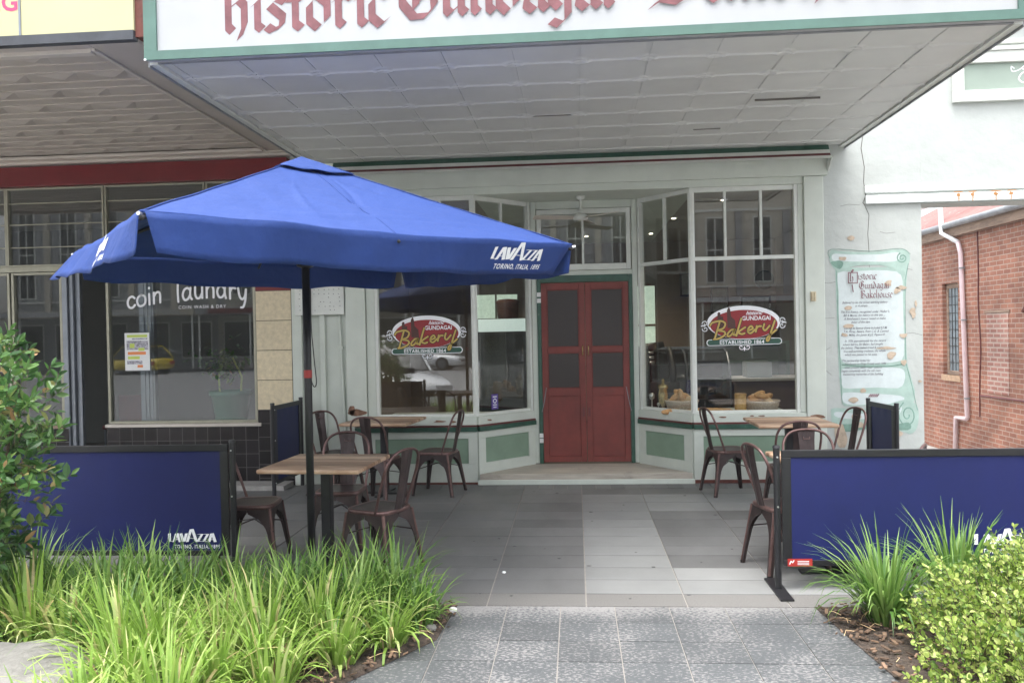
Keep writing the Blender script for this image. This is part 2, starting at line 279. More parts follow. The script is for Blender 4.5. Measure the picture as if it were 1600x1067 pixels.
# ------------------------------------------------------------------ mesh helpers
ORG = {}
class MB:
    def __init__(s): s.v = []; s.f = []; s.mi = []; s.k = 0; s.n = 0
    def m(s, k): s.k = k; return s
    def poly(s, pts):
        i = len(s.v); s.v += [tuple(p) for p in pts]; s.f.append(tuple(range(i, i+len(pts)))); s.mi.append(s.k); return s
    def add(s, vs, fs):
        i = len(s.v); s.v += [tuple(p) for p in vs]
        for f in fs: s.f.append(tuple(i+a for a in f)); s.mi.append(s.k)
        return s
    def box(s, x0, x1, y0, y1, z0, z1):
        return s.add([(x0,y0,z0),(x1,y0,z0),(x1,y1,z0),(x0,y1,z0),(x0,y0,z1),(x1,y0,z1),(x1,y1,z1),(x0,y1,z1)],
              [(0,3,2,1),(4,5,6,7),(0,1,5,4),(1,2,6,5),(2,3,7,6),(3,0,4,7)])
    def obox(s, a, b, t, z0, z1, off=0):      # wall box along plan segment a->b, thickness t towards its left
        a = Vector(a); b = Vector(b); d = (b-a).normalized(); n = Vector((-d.y, d.x))
        p = [a+n*off, b+n*off, b+n*(off+t), a+n*(off+t)]
        return s.add([(q.x,q.y,z0) for q in p]+[(q.x,q.y,z1) for q in p], [(0,3,2,1),(4,5,6,7),(0,1,5,4),(1,2,6,5),(2,3,7,6),(3,0,4,7)])
    def prism(s, pts, fn, h0, h1):            # pts 2-D; fn(u,v,w)->3-D ; extruded w from h0 to h1
        n = len(pts); vs = [fn(u, v, h0) for u, v in pts]+[fn(u, v, h1) for u, v in pts]
        fs = [tuple(range(n-1, -1, -1)), tuple(range(n, 2*n))]+[(i, (i+1) % n, n+(i+1) % n, n+i) for i in range(n)]
        return s.add(vs, fs)
    def tube(s, path, r, n=8, caps=True, rx=None):
        P = [Vector(p) for p in path]; rs = r if isinstance(r, (list, tuple)) else [r]*len(P)
        i0 = len(s.v); up = None
        for i, p in enumerate(P):
            t = (P[min(i+1, len(P)-1)]-P[max(i-1, 0)]).normalized()
            if up is None: up = Vector((0, 0, 1)) if abs(t.z) < .9 else Vector((1, 0, 0))
            a = t.cross(up).normalized(); b = a.cross(t).normalized(); up = b
            for k in range(n):
                th = 2*math.pi*k/n; q = p+a*math.cos(th)*rs[i]+b*math.sin(th)*rs[i]; s.v.append(tuple(q))
        for i in range(len(P)-1):
            for k in range(n):
                s.f.append((i0+i*n+k, i0+i*n+(k+1) % n, i0+(i+1)*n+(k+1) % n, i0+(i+1)*n+k)); s.mi.append(s.k)
        if caps:
            s.f.append(tuple(i0+k for k in range(n))[::-1]); s.mi.append(s.k)
            s.f.append(tuple(i0+(len(P)-1)*n+k for k in range(n))); s.mi.append(s.k)
        return s
    def lathe(s, prof, c, n=20, axis='Z'):    # prof [(r,h)]
        i0 = len(s.v)
        for r, h in prof:
            for k in range(n):
                th = 2*math.pi*k/n; a, b = r*math.cos(th), r*math.sin(th)
                s.v.append((c[0]+a, c[1]+b, c[2]+h) if axis == 'Z' else ((c[0]+a, c[1]+h, c[2]+b) if axis == 'Y' else (c[0]+h, c[1]+a, c[2]+b)))
        for i in range(len(prof)-1):
            for k in range(n):
                s.f.append((i0+i*n+k, i0+i*n+(k+1) % n, i0+(i+1)*n+(k+1) % n, i0+(i+1)*n+k)); s.mi.append(s.k)
        s.f.append(tuple(i0+k for k in range(n))[::-1]); s.mi.append(s.k)
        s.f.append(tuple(i0+(len(prof)-1)*n+k for k in range(n))); s.mi.append(s.k)
        return s
    # flat painted strokes: each piece lies a hair further out than the one before
    def nib(s, pl, w, ang, fn, step=.00012, base=0):
        nx, ny = math.cos(ang)*w/2, math.sin(ang)*w/2
        for (a, b) in zip(pl, pl[1:]):
            s.n += 1; h = base+s.n*step
            s.poly([fn(a[0]-nx, a[1]-ny, h), fn(a[0]+nx, a[1]+ny, h), fn(b[0]+nx, b[1]+ny, h), fn(b[0]-nx, b[1]-ny, h)])
        return s
    def pen(s, pl, w, fn, step=.0001, base=0, dots=True, taper=False):
        P = [tuple(pl[0])]
        for p in pl[1:]:
            if math.hypot(p[0]-P[-1][0], p[1]-P[-1][1]) > w*.08: P.append(tuple(p))
        if len(P) < 2: P.append((P[0][0]+w*.1, P[0][1]))
        s.n += 1; h = base+s.n*.0001; N = len(P); L_, R2 = [], []
        for i in range(N):
            a, b = P[max(i-1, 0)], P[min(i+1, N-1)]; p = P[i]
            def un(q, r_):
                l = math.hypot(r_[0]-q[0], r_[1]-q[1]) or 1e-9; return ((r_[0]-q[0])/l, (r_[1]-q[1])/l)
            t1 = un(a, p) if i > 0 else un(p, b); t2 = un(p, b) if i < N-1 else t1
            tx, ty = t1[0]+t2[0], t1[1]+t2[1]; l = math.hypot(tx, ty)
            if l < .3: tx, ty = t1; l = 1; m_ = 1
            else: tx, ty = tx/l, ty/l; m_ = min(1.6, 1/max(.3, l/2))
            L_.append((p[0]-ty*w/2*m_, p[1]+tx*w/2*m_)); R2.append((p[0]+ty*w/2*m_, p[1]-tx*w/2*m_))
        k0 = len(s.v); s.v += [tuple(fn(u, v, h)) for u, v in L_]+[tuple(fn(u, v, h)) for u, v in R2]
        for i in range(N-1): s.f.append((k0+i, k0+N+i, k0+N+i+1, k0+i+1)); s.mi.append(s.k)
        if dots:
            for e, q, sg in ((0, P[1], 1), (N-1, P[-2], -1)):
                p = P[e]; a0 = math.atan2(L_[e][1]-p[1], L_[e][0]-p[0]); 
                s.poly([fn(p[0]+w/2*math.cos(a0+sg*math.pi*t/6), p[1]+w/2*math.sin(a0+sg*math.pi*t/6), h) for t in range(7)])
        return s
    def build(s, name, mats, parent=None, local=False, smooth=False, bevel=0, auto=False):
        o0 = Vector((0, 0, 0)) if (parent is None or local) else ORG.get(parent, Vector((0, 0, 0)))
        me = bpy.data.meshes.new(name)
        me.from_pydata([tuple(Vector(v)-o0) for v in s.v], [], s.f)
        if not isinstance(mats, (list, tuple)): mats = [mats]
        for q in mats: me.materials.append(M[q] if isinstance(q, str) else q)
        for p, k in zip(me.polygons, s.mi): p.material_index = min(k, len(mats)-1)
        if smooth:
            for p in me.polygons: p.use_smooth = True
        me.validate(); me.update()
        o = bpy.data.objects.new(name, me); C.objects.link(o)
        if parent is not None: o.parent = parent; ORG[o] = o0
        if bevel:
            b = o.modifiers.new('bevel', 'BEVEL'); b.width = bevel; b.segments = 2; b.limit_method = 'ANGLE'; b.angle_limit = R(40)
        if auto:
            for p in me.polygons: p.use_smooth = True
            mod = o.modifiers.new('edges', 'EDGE_SPLIT'); mod.split_angle = R(40)
        return o

def tag(o, label=None, cat=None, group=None, kind=None):
    if label: o['label'] = label
    if cat: o['category'] = cat
    if group: o['group'] = group
    if kind: o['kind'] = kind
    return o
def thing(name, label, cat, loc=(0, 0, 0), rz=0, group=None):
    o = bpy.data.objects.new(name, None); C.objects.link(o); o.location = loc; o.rotation_euler = (0, 0, rz)
    o.empty_display_size = .1; ORG[o] = Vector(loc); return tag(o, label, cat, group)
def dup(root, loc, rz, label, group=None):
    r = root.copy(); C.objects.link(r); r.location = loc; r.rotation_euler = (0, 0, rz); r['label'] = label
    if group: r['group'] = group
    for ch in [c for c in C.objects if c.parent == root]:
        c = ch.copy(); C.objects.link(c); c.parent = r
        for g in [g for g in C.objects if g.parent == ch]:
            d = g.copy(); C.objects.link(d); d.parent = c
    return r
def catmull(pts, k=5, closed=False):
    P = [tuple(p) for p in pts]; out = []
    n = len(P)
    rng = range(n) if closed else range(n-1)
    for i in rng:
        p0 = P[(i-1) % n] if closed else P[max(i-1, 0)]; p1 = P[i]; p2 = P[(i+1) % n] if closed else P[i+1]
        p3 = P[(i+2) % n] if closed else P[min(i+2, n-1)]
        for j in range(k):
            t = j/k
            out.append(tuple(.5*((2*b)+(-a+c)*t+(2*a-5*b+4*c-d)*t*t+(-a+3*b-3*c+d)*t**3) for a, b, c, d in zip(p0, p1, p2, p3)))
    if not closed: out.append(P[-1])
    return out
def blob(cx, cz, rx, rz, n=14, seed=None, rough=.35):
    r = random.Random(seed if seed is not None else rnd.random())
    if n >= 12: n //= 2
    p = [(cx+rx*(1+r.uniform(-rough, rough))*math.cos(2*math.pi*i/n), cz+rz*(1+r.uniform(-rough, rough))*math.sin(2*math.pi*i/n)) for i in range(n)]
    return catmull(p, 3, True) if n >= 6 else p
def text(s, size, fn, mats, parent, name='lettering', shear=0, offset=0, align='LEFT', sx=1, base=.0005, space=1):
    cu = bpy.data.curves.new('t', 'FONT'); cu.body = s; cu.size = size; cu.shear = shear; cu.offset = offset; cu.align_x = align; cu.space_character = space; cu.resolution_u = 3
    ob = bpy.data.objects.new('t', cu); C.objects.link(ob)
    dg = bpy.context.evaluated_depsgraph_get(); me = bpy.data.meshes.new_from_object(ob.evaluated_get(dg))
    mb = MB(); mb.add([fn(v.co.x*sx, v.co.y, base) for v in me.vertices], [tuple(p.vertices) for p in me.polygons])
    bpy.data.objects.remove(ob); bpy.data.curves.remove(cu); bpy.data.meshes.remove(me)
    if name is None: return mb
    return mb.build(name, mats, parent)
def join(mb, other):
    i = len(mb.v); mb.v += other.v
    for f in other.f: mb.f.append(tuple(a+i for a in f)); mb.mi.append(mb.k)
def flatY(x0, z0, Y):      # drawing plane facing the street at depth Y
    return lambda u, v, w: (x0+u, Y-w, z0+v)

# ---- broad-nib blackletter skeletons (x-height 1)
def st(x, top=.92): return [(x-.12, top-.1), (x, top), (x, .16), (x+.13, .04)]
BL = {
 'h': (.82, [[(.02, 1.62), (.18, 1.72), (.18, .16), (.30, .02)], [(.18, .72), (.5, .98), (.64, .82), (.64, .2), (.5, -.18)]]),
 'i': (.42, [st(.2), [(.16, 1.28), (.26, 1.38)]]),
 's': (.66, [[(.58, .86), (.36, .98), (.13, .76), (.5, .4), (.46, .12), (.2, .0), (.04, .12)]]),
 't': (.5, [[(.2, 1.3), (.2, .16), (.36, .02)], [(.0, .93), (.42, .93)]]),
 'o': (.74, [[(.34, 1), (.1, .74), (.1, .24), (.34, 0), (.6, .26), (.6, .76), (.34, 1)]]),
 'r': (.6, [st(.18), [(.2, .7), (.42, .98), (.56, .86)]]),
 'c': (.6, [[(.54, .84), (.34, 1), (.1, .74), (.1, .24), (.34, 0), (.54, .16)]]),
 'G': (1.3, [[(1.05, 1.38), (.78, 1.62), (.34, 1.5), (.08, 1.1), (.1, .42), (.44, 0), (.86, .02), (1.1, .32), (1.06, .84), (.8, 1.0), (.62, .84)], [(.52, 1.42), (.52, .3)], [(.68, 1.3), (.68, .5)]]),
 'u': (.86, [st(.18), [(.26, .05), (.62, .3)], [(.5, .84), (.64, .92), (.64, .16), (.78, .04)]]),
 'n': (.86, [st(.18), [(.2, .7), (.5, .98), (.64, .82), (.64, .16), (.78, .04)]]),
 'd': (.8, [[(.34, .95), (.1, .72), (.1, .24), (.34, 0), (.62, .26), (.62, .76), (.2, 1.5)]]),
 'a': (.8, [[(.14, .84), (.4, .99), (.6, .8), (.6, .18), (.76, .03)], [(.6, .56), (.16, .42), (.12, .18), (.34, 0), (.6, .2)]]),
 'g': (.8, [[(.34, 1), (.1, .76), (.1, .3), (.34, .06), (.6, .3)], [(.34, 1), (.6, .82), (.6, -.2), (.36, -.46), (.08, -.34)]]),
 'B': (1.2, [[(.26, 1.6), (.26, .1)], [(.02, 1.3), (.26, 1.62), (.8, 1.6), (1.0, 1.3), (.6, .92), (1.06, .7), (1.06, .3), (.66, 0), (.26, .1), (-.02, -.12)], [(.48, 1.4), (.48, .3)]]),
 'k': (.76, [[(.02, 1.62), (.18, 1.72), (.18, .16), (.3, .02)], [(.2, .5), (.5, .98), (.62, .8), (.26, .52), (.62, .06), (.72, .04)]]),
 'e': (.62, [[(.12, .46), (.56, .72), (.34, 1), (.1, .74), (.1, .24), (.34, 0), (.56, .16)]]),
 'H': (1.1, [[(.2, 1.6), (.2, .1)], [(.2, .8), (.6, 1.1), (.86, .9), (.86, .2), (.6, -.1)]]),
 ' ': (.6, [])}
def black(mb, s, x, z, h, fn, w=.24, ang=R(42), sx=1, slope=0):
    for ch in s:
        adv, strokes = BL[ch]
        for pl in strokes:
            mb.nib([(x+u*h*sx, z+v*h+slope*(x+u*h*sx)) for u, v in pl], w*h, ang, fn)
        x += adv*h*sx
    return x
# ---- round hand used for painted window words
RH = {
 'c': (.8, [[(.72, .82), (.5, 1), (.2, .9), (.06, .5), (.2, .1), (.5, 0), (.74, .2)]]),
 'o': (.95, [[(.45, 1), (.14, .8), (.06, .45), (.2, .08), (.48, 0), (.76, .15), (.84, .5), (.74, .85), (.45, 1)]]),
 'i': (.4, [[(.15, .95), (.17, 0)], [(.15, 1.45), (.16, 1.5)]]),
 'n': (.85, [[(.1, .98), (.1, 0)], [(.1, .6), (.3, .92), (.55, .95), (.68, .7), (.68, 0)]]),
 'l': (.4, [[(.15, 1.6), (.12, .8), (.16, 0)]]),
 'a': (.95, [[(.72, .75), (.5, .98), (.2, .88), (.06, .45), (.22, .05), (.5, .08), (.7, .4)], [(.74, .95), (.7, .3), (.84, 0)]]),
 'u': (.9, [[(.1, .95), (.1, .35), (.25, .03), (.5, .05), (.68, .4)], [(.7, .95), (.7, 0)]]),
 'd': (.95, [[(.7, .75), (.5, .95), (.2, .86), (.06, .45), (.22, .05), (.5, .08), (.7, .4)], [(.78, 1.3), (.7, .5), (.8, 0)]]),
 'r': (.65, [[(.12, .95), (.12, 0)], [(.12, .55), (.3, .9), (.58, .9)]]),
 'y': (.9, [[(.08, .95), (.2, .3), (.42, .1), (.65, .4), (.74, .95)], [(.74, .95), (.68, .1), (.5, -.5), (.3, -.6)]]),
 ' ': (.5, []), 'A': (.86, [[(.02, 0), (.36, 1), (.46, 1), (.8, 0)], [(.16, .28), (.66, .28)]]),
 'L': (.62, [[(.1, 1), (.08, .08), (.55, .08)]]), 'V': (.8, [[(.05, 1), (.34, .05), (.46, .05), (.75, 1)]]),
 'Z': (.72, [[(.08, .92), (.62, .92), (.08, .08), (.64, .08)]])}
def coffee_logo(parent, fn, width):
    """wide capital word mark with a taller middle A, small line under it"""
    mb = MB(); k = width/5.6; x = 0
    for i, ch in enumerate('LAVAZZA'):
        sc = 1.0 if i != 3 else 1.5
        adv, ss = RH[ch]
        for pl in ss: mb.nib([(x+u*k*sc*1.02, v*k*1.05*sc) for u, v in pl], k*.36, R(8), fn)
        x += adv*k*sc*1.02
    t = text('TORINO, ITALIA, 1895', k*.62, lambda u, v, w: fn(u+k*.7, v-k*.78, w), None, None, name=None, space=1.2, sx=.80, offset=k*.012)
    join(mb, t)
    return mb.build('lettering', 'whiteprint', parent)

# ================================================================== SETTING
# road, kerb, footpath, paving, beds
mb = MB(); mb.poly([(-60, -120, -.16), (60, -120, -.16), (60, 2.05, -.16), (-60, 2.05, -.16)])
tag(mb.build('road', 'asphalt'), kind='structure')
mb = MB(); mb.box(-30, 30, 1.9, 2.05, -.3, -.005); tag(mb.build('kerb', 'concrete', bevel=.02), kind='structure')
mb = MB(); mb.poly([(-80, -120, -1.4), (80, -120, -1.4), (80, 90, -1.4), (-80, 90, -1.4)]); tag(mb.build('ground', 'asphalt'), kind='structure')
mb = MB(); mb.box(-30, 30, 2.05, 9.4, -.2, -.006); tag(mb.build('footpath', 'joint'), kind='structure')
mb = MB(); mb.box(3.8, 12, 9.6, 40, -1.2, -.95); tag(mb.build('lane', 'concrete'), kind='structure')
cols = [-9.55+.6*i for i in range(0, 31)]
cols = [.033+.6*i for i in range(-17, 15)]
mb = MB(); j = .0035
rows = [8.87, 8.56, 8.27, 7.87, 7.5, 7.16, 6.88, 6.58, 6.28, 6.01, 5.70, 5.42, 5.13, 4.9]
for ci in range(len(cols)-1):
    x0, x1 = cols[ci], cols[ci+1]
    xc = (x0+x1)/2
    for ri in range(len(rows)-1):
        y1, y0 = rows[ri], rows[ri+1]; yc = (y0+y1)/2
        if yc < 5.13: k = 1
        elif xc < .033: k = 0
        elif yc > 8.27: k = 0
        elif xc < .63: k = 2
        elif yc > 7.5: k = 2
        elif yc > 5.7: k = 0
        else: k = 2
        jj = .006 if k == 0 else j
        mb.m(k)
        if yc > 8.56:      # small setts along the shopfront
            for q in range(4): mb.box(x0+.15*q+.003, x0+.15*(q+1)-.003, y0+.003, y1-.003, -.05, rnd.uniform(-.001, .001))
        else: mb.box(x0+.0045, x1-.0045, y0+.0035, y1-.0035, -.05, rnd.uniform(-.0008, .0008))
# flagstones nearer the kerb outside the beds
tag(mb.build('paving', ['slabdark', 'slabmid', 'slablight']), kind='structure')
mb = MB()
for i in range(-6, 9):
    for jx in range(0, 10):
        x0 = -.12+.32*i; y1 = 4.893-.275*jx
        x1 = x0+.32; y0 = y1-.275
        mb.box(x0+.003, x1-.003, y0+.0025, y1-.0025, -.05, rnd.uniform(-.0008, .0008))
tag(mb.build('speckled_paving', 'speckle'), kind='structure')
mb = MB()
for i in range(26):
    x = rnd.uniform(-1.2, 1.3); y = rnd.uniform(5.0, 8.6); s_ = rnd.uniform(.006, .016)
    mb.prism(blob(x, y, s_, s_*rnd.uniform(.6, 1), 8, i, .25), lambda u, v, w: (u, v, w), .0011, .0022)
tag(mb.build('gum_spots', mat('trodden_gum', (.075, .075, .075), .8)), 'scatter of small dark trodden gum spots on the paving', 'stain', kind='stuff')
def bed(name, pts, seed):
    r = random.Random(seed); mb = MB()
    bm = bmesh.new(); vs = [bm.verts.new((x, y, .004)) for x, y in pts]; bm.faces.new(vs)
    bmesh.ops.triangulate(bm, faces=bm.faces[:]); bmesh.ops.subdivide_edges(bm, edges=bm.edges[:], cuts=9, use_grid_fill=True)
    bm.verts.ensure_lookup_table()
    for v in bm.verts:
        if not v.is_boundary: v.co.z += .012+r.random()*.02
    me = bpy.data.meshes.new(name); bm.to_mesh(me); bm.free(); me.materials.append(M['soil'])
    o = bpy.data.objects.new(name, me); C.objects.link(o); tag(o, kind='structure')
LB = [(-.741, 4.90), (-.775, 4.333), (-1.10, 3.80), (-1.6, 3.1), (-2.0, 2.1), (-6, 2.1), (-6, 4.90)]
RB = [(1.36, 4.90), (1.405, 4.386), (1.455, 3.87), (1.52, 3.1), (1.7, 2.1), (6, 2.1), (6, 4.90)]
bed('planting_bed', LB, 1); bed('planting_bed', RB, 2)
def inpoly(x, y, P):
    c = False
    for i in range(len(P)):
        (x1, y1), (x2, y2) = P[i], P[i-1]
        if (y1 > y) != (y2 > y) and x < (x2-x1)*(y-y1)/(y2-y1)+x1: c = not c
    return c
mb = MB()
for _ in range(3600):
    x = rnd.uniform(-2.9, 2.6); y = rnd.uniform(3.2, 4.9)
    if not (inpoly(x, y, LB) or inpoly(x, y, RB)):
        if not (rnd.random() < .25 and (inpoly(x-.07, y, LB) or inpoly(x+.07, y, RB)) and y < 4.88): continue
        x += 0
    l = rnd.uniform(.006, .022); w = l*rnd.uniform(.25, .6); a = rnd.uniform(0, 6.3); z = .02+rnd.random()*.022; t = rnd.uniform(-.5, .5)
    ca, sa = math.cos(a), math.sin(a)
    q = [(x+ca*l*s-sa*w*r2, y+sa*l*s+ca*w*r2, z+s*t*l) for s, r2 in ((-1, -1), (1, -1), (1, 1), (-1, 1))]
    mb.add(q+[(a_, b_, c_-.006) for a_, b_, c_ in q], [(0, 1, 2, 3), (7, 6, 5, 4), (0, 4, 5, 1), (1, 5, 6, 2), (2, 6, 7, 3), (3, 7, 4, 0)])
for _ in range(160):   # dry straw
    x = rnd.uniform(-1.4, 2.0); y = rnd.uniform(3.2, 4.88)
    if not (inpoly(x, y, LB) or inpoly(x, y, RB)): continue
    a = rnd.uniform(0, 6.3); l = rnd.uniform(.03, .11); z = .035+rnd.random()*.02; mb.m(1)
    mb.tube([(x, y, z), (x+math.cos(a)*l*.5, y+math.sin(a)*l*.5, z+.012), (x+math.cos(a+.4)*l, y+math.sin(a+.4)*l, z)], .0014, 4)
tag(mb.build('mulch', ['bark', 'breadpale']), 'loose brown bark mulch and dry leaf bits on the garden beds', 'mulch', kind='stuff')

# ================================================================== BAKERY BUILDING
F = 8.87
bak = thing('bakery_building', 'pale green and white heritage bakery shopfront with recessed red double doors', 'building', (0, F, 0))
GL, GR, ML, MR, DL, DR, DY = -2.2, 2.36, -1.085, 1.235, -.50, .72, 9.5
# front piers, header, back structure
mb = MB()
mb.box(-3.13, -2.29, F+.03, F+.35, 0, 5.4)                     # left pier body
mb.box(-3.13, -3.02, F-.02, F+.029, 0, 3.5); mb.box(-2.82, -2.76, F-.015, F+.029, 0, 3.5)
mb.box(-2.52, -2.30, F-.03, F+.029, 0, 3.22)
mb.box(2.42, 2.62, F-.03, F+.029, .0, 3.22)                    # right pilaster
mb.box(-2.29, 2.45, F+.002, F+.35, 3.15, 5.4)                  # lintel wall
mb.box(-2.295, GL, F+.0, F+.12, .74, 3.149); mb.box(GR, 2.418, F+.0, F+.12, .74, 3.149)
mb.build('shopfront_frame', 'cream', bak, bevel=.006)
mb = MB()
mb.box(2.45, 3.618, F+.0, F+.35, 0, 5.9); mb.box(3.0, 8, F+.352, F+.36, 5.9, 5.95)
mb.build('wall', 'wall', bak)
mb = MB()
mb.box(-2.56, 2.66, F-.045, F-.001, 3.225, 3.45)
mb.build('header_board', 'cream', bak, bevel=.004)
# little hood: sloping board with stripes
mb = MB()
hx0, hx1 = -2.6, 2.66
def hood(y0, z0, y1, z1, k, t=.012):
    mb.m(k); mb.add([(hx0,y0,z0),(hx1,y0,z0),(hx1,y1,z1),(hx0,y1,z1),(hx0,y0+t,z0),(hx1,y0+t,z0),(hx1,y1+t,z1),(hx0,y1+t,z1)],
                    [(0,1,2,3),(7,6,5,4),(0,4,5,1),(1,5,6,2),(2,6,7,3),(3,7,4,0)])
hood(F-.19, 3.375, F-.165, 3.405, 0); hood(F-.1645, 3.4055, F-.15, 3.432, 1); hood(F-.1495, 3.4325, F-.12, 3.475, 0); hood(F-.1195, 3.4755, F-.09, 3.53, 2)
mb.m(0); mb.add([(hx1, F-.19, 3.374), (hx1, F-.046, 3.26), (hx1, F-.046, 3.5), (hx1+.012, F-.19, 3.374), (hx1+.012, F-.046, 3.26), (hx1+.012, F-.046, 3.5)], [(0, 2, 1), (3, 4, 5), (0, 1, 4, 3), (1, 2, 5, 4), (2, 0, 3, 5)])
mb.build('hood_trim', ['trimwhite', 'maroon', 'dkgreen'], bak)

def stall(a, b, inset0, inset1, name='stall_riser'):
    """low panelled wall under a shop window, plan segment a->b"""
    a = Vector(a); b = Vector(b); d = (b-a).normalized(); n = Vector((-d.y, d.x)); L_ = (b-a).length
    z0 = 0.0
    mb = MB(); mb.m(0)
    mb.obox(a, b, .10, z0, .575)
    q0, q1 = a+d*inset0, b-d*inset1
    mb.m(0)    # raised frame round the green panel
    mb.obox(a, b, .016, .50, .574, off=-.017); mb.obox(a, b, .016, z0+.001, .22, off=-.017)
    mb.obox(a, q0, .016, .2205, .4995, off=-.017); mb.obox(q1, b, .016, .2205, .4995, off=-.017)
    mb.m(1); mb.obox(q0, q1, .003, .225, .495, off=-.004)
    mb.m(2); mb.obox(a, b, .14, .5755, .625, off=-.04)          # dark green ledge
    mb.m(3); mb.obox(a, b, .13, .6255, .645, off=-.03)          # maroon bead
    mb.m(0); mb.obox(a, b, .14, .6455, .735, off=-.018)         # sill
    return mb.build(name, ['cream', 'panelgreen', 'dkgreen', 'maroon'], bak, bevel=.003)
stall((-2.44, F), (ML-.003, F), .22, .10); stall((ML, F), (DL, DY), .10, .10)
stall((DR, DY), (MR, F), .10, .12); stall((MR+.003, F), (2.415, F), .10, .12)

def window(a, b, z0, z1, ztr, nlights, name='window', fw=.035, trans=True):
    a = Vector(a); b = Vector(b); d = (b-a).normalized(); L_ = (b-a).length; off = .02
    mb = MB()
    def bar(s0, s1, za, zb, t=.05, o=off): mb.obox(a+d*s0, a+d*s1, t, za, zb, off=o)
    bar(0, fw, z0, z1, .07, .005); bar(L_-fw, L_, z0, z1, .07, .005); bar(fw+.0005, L_-fw-.0005, z0, z0+.03); bar(fw+.0005, L_-fw-.0005, z1-.05, z1)
    bar(fw+.0005, L_-fw-.0005, ztr-.02, ztr+.02)
    for i in range(1, nlights):
        s = L_*i/nlights; bar(s-.013, s+.013, ztr+.0205, z1-.0505, .035)
    w = mb.build(name, 'trimwhite', bak, bevel=.004)
    g = MB(); g.obox(a+d*fw, a+d*(L_-fw), .005, z0+.03, z1-.05, off=off+.03); g.build('pane', 'glass', w)
    return w
wL = window((GL, F), (ML, F), .735, 3.149, 2.39, 3)
wLa = window((ML, F), (DL, DY), .735, 3.149, 2.39, 2)
wRa = window((DR, DY), (MR, F), .735, 3.149, 2.39, 2)
wR = window((MR, F), (GR, F), .735, 3.149, 2.39, 3)
# transom over door, door surround
mb = MB()
mb.box(DL-.0, DL+.06, DY, DY+.1, .12, 3.149); mb.box(DR-.06, DR, DY, DY+.1, .12, 3.149)
mb.box(DL+.0605, DR-.0605, DY, DY+.1, 2.29, 2.345); mb.box(DL+.0605, DR-.0605, DY, DY+.1, 3.06, 3.149)
mb.build('door_surround', 'cream', bak, bevel=.005)
mb = MB(); x0, x1 = DL+.07, DR-.07
mb.box(x0, x0+.05, DY+.01, DY+.06, 2.35, 3.055); mb.box(x1-.05, x1, DY+.01, DY+.06, 2.35, 3.055)
mb.box(x0+.0505, x1-.0505, DY+.01, DY+.06, 2.35, 2.42); mb.box(x0+.0505, x1-.0505, DY+.01, DY+.06, 3.0, 3.055)
mb.box(.09, .115, DY+.015, DY+.055, 2.4205, 2.9995)
w = mb.build('window', 'trimwhite', bak, bevel=.004)
g = MB(); g.box(x0+.05, x1-.05, DY+.03, DY+.035, 2.42, 3.0); g.build('pane', 'glass', w)
mb = MB()
mb.box(DL+.061, DL+.105, DY-.02, DY+.07, .12, 2.289); mb.box(DR-.105, DR-.061, DY-.02, DY+.07, .12, 2.289); mb.box(DL+.1055, DR-.1055, DY-.02, DY+.07, 2.21, 2.289)
mb.build('door_frame', 'dkgreen', bak, bevel=.004)
dx0, dx1 = DL+.107, DR-.107; dm = (dx0+dx1)/2
for k, (a, b) in enumerate(((dx0, dm-.003), (dm+.003, dx1))):
    mb = MB(); sw = .065
    mb.box(a, a+sw, DY-.01, DY+.03, .135, 2.205); mb.box(b-sw, b, DY-.01, DY+.03, .135, 2.205)
    for za, zb in ((.135, .20), (.90, .985), (1.40, 1.46), (2.13, 2.205)): mb.box(a+sw+.0003, b-sw-.0003, DY-.0095, DY+.03, za, zb)
    mb.box(a+sw, b-sw, DY+.006, DY+.02, .20, .90)
    for za, zb in ((.985, 1.40), (1.46, 2.13)): 
        mb.box(a+sw, a+sw+.012, DY-.002, DY+.01, za, zb); mb.box(b-sw-.012, b-sw, DY-.002, DY+.01, za, zb)
        mb.box(a+sw+.0125, b-sw-.0125, DY-.002, DY+.01, za, za+.012); mb.box(a+sw+.0125, b-sw-.0125, DY-.002, DY+.01, zb-.012, zb)
    d = mb.build('door', 'doorred', bak, bevel=.003)
    g = MB(); g.box(a+sw, b-sw, DY+.012, DY+.016, .985, 1.40); g.box(a+sw, b-sw, DY+.012, DY+.016, 1.46, 2.13); g.build('fly_screen', 'screen', d)
    hx = (b-.03) if k == 0 else (a+.03)
    h = MB(); h.tube([(hx, DY-.012, 1.36), (hx, DY-.045, 1.37), (hx, DY-.045, 1.47), (hx, DY-.012, 1.48)], .006); h.build('handle', 'brass', d, smooth=True)
    h = MB(); h.box(hx-.012, hx+.012, DY-.022, DY-.0105, .66, .76); h.build('bolt_latch', 'maroon', d)
    hx = a-.02 if k == 0 else b+.02
    h = MB()
    for z in (.36, .42, 1.98, 2.05): h.box(hx-.026, hx+.020, DY-.024, DY-.012 if False else DY-.0205, z, z+.05)
    if k == 0: h.build('hinge', 'white', d)
    sgn = -1 if k == 0 else 1; ex = a if k == 0 else b
    h = MB(); h.tube([(ex-sgn*.045, DY-.03, 1.0), (ex-sgn*.01, DY-.035, .80), (ex+sgn*.01, DY-.04, .72)], .005); h.build('closer_spring', 'flash', d)
mb = MB(); mb.box(-2.44, ML, F-.022, F-.0005, 0, .022); mb.box(MR, 3.6, F-.036, F-.0005, 0, .035)
mb.build('base_dirt_strip', 'rust', bak)  # dark strips standing for the dirty gap line at the wall base
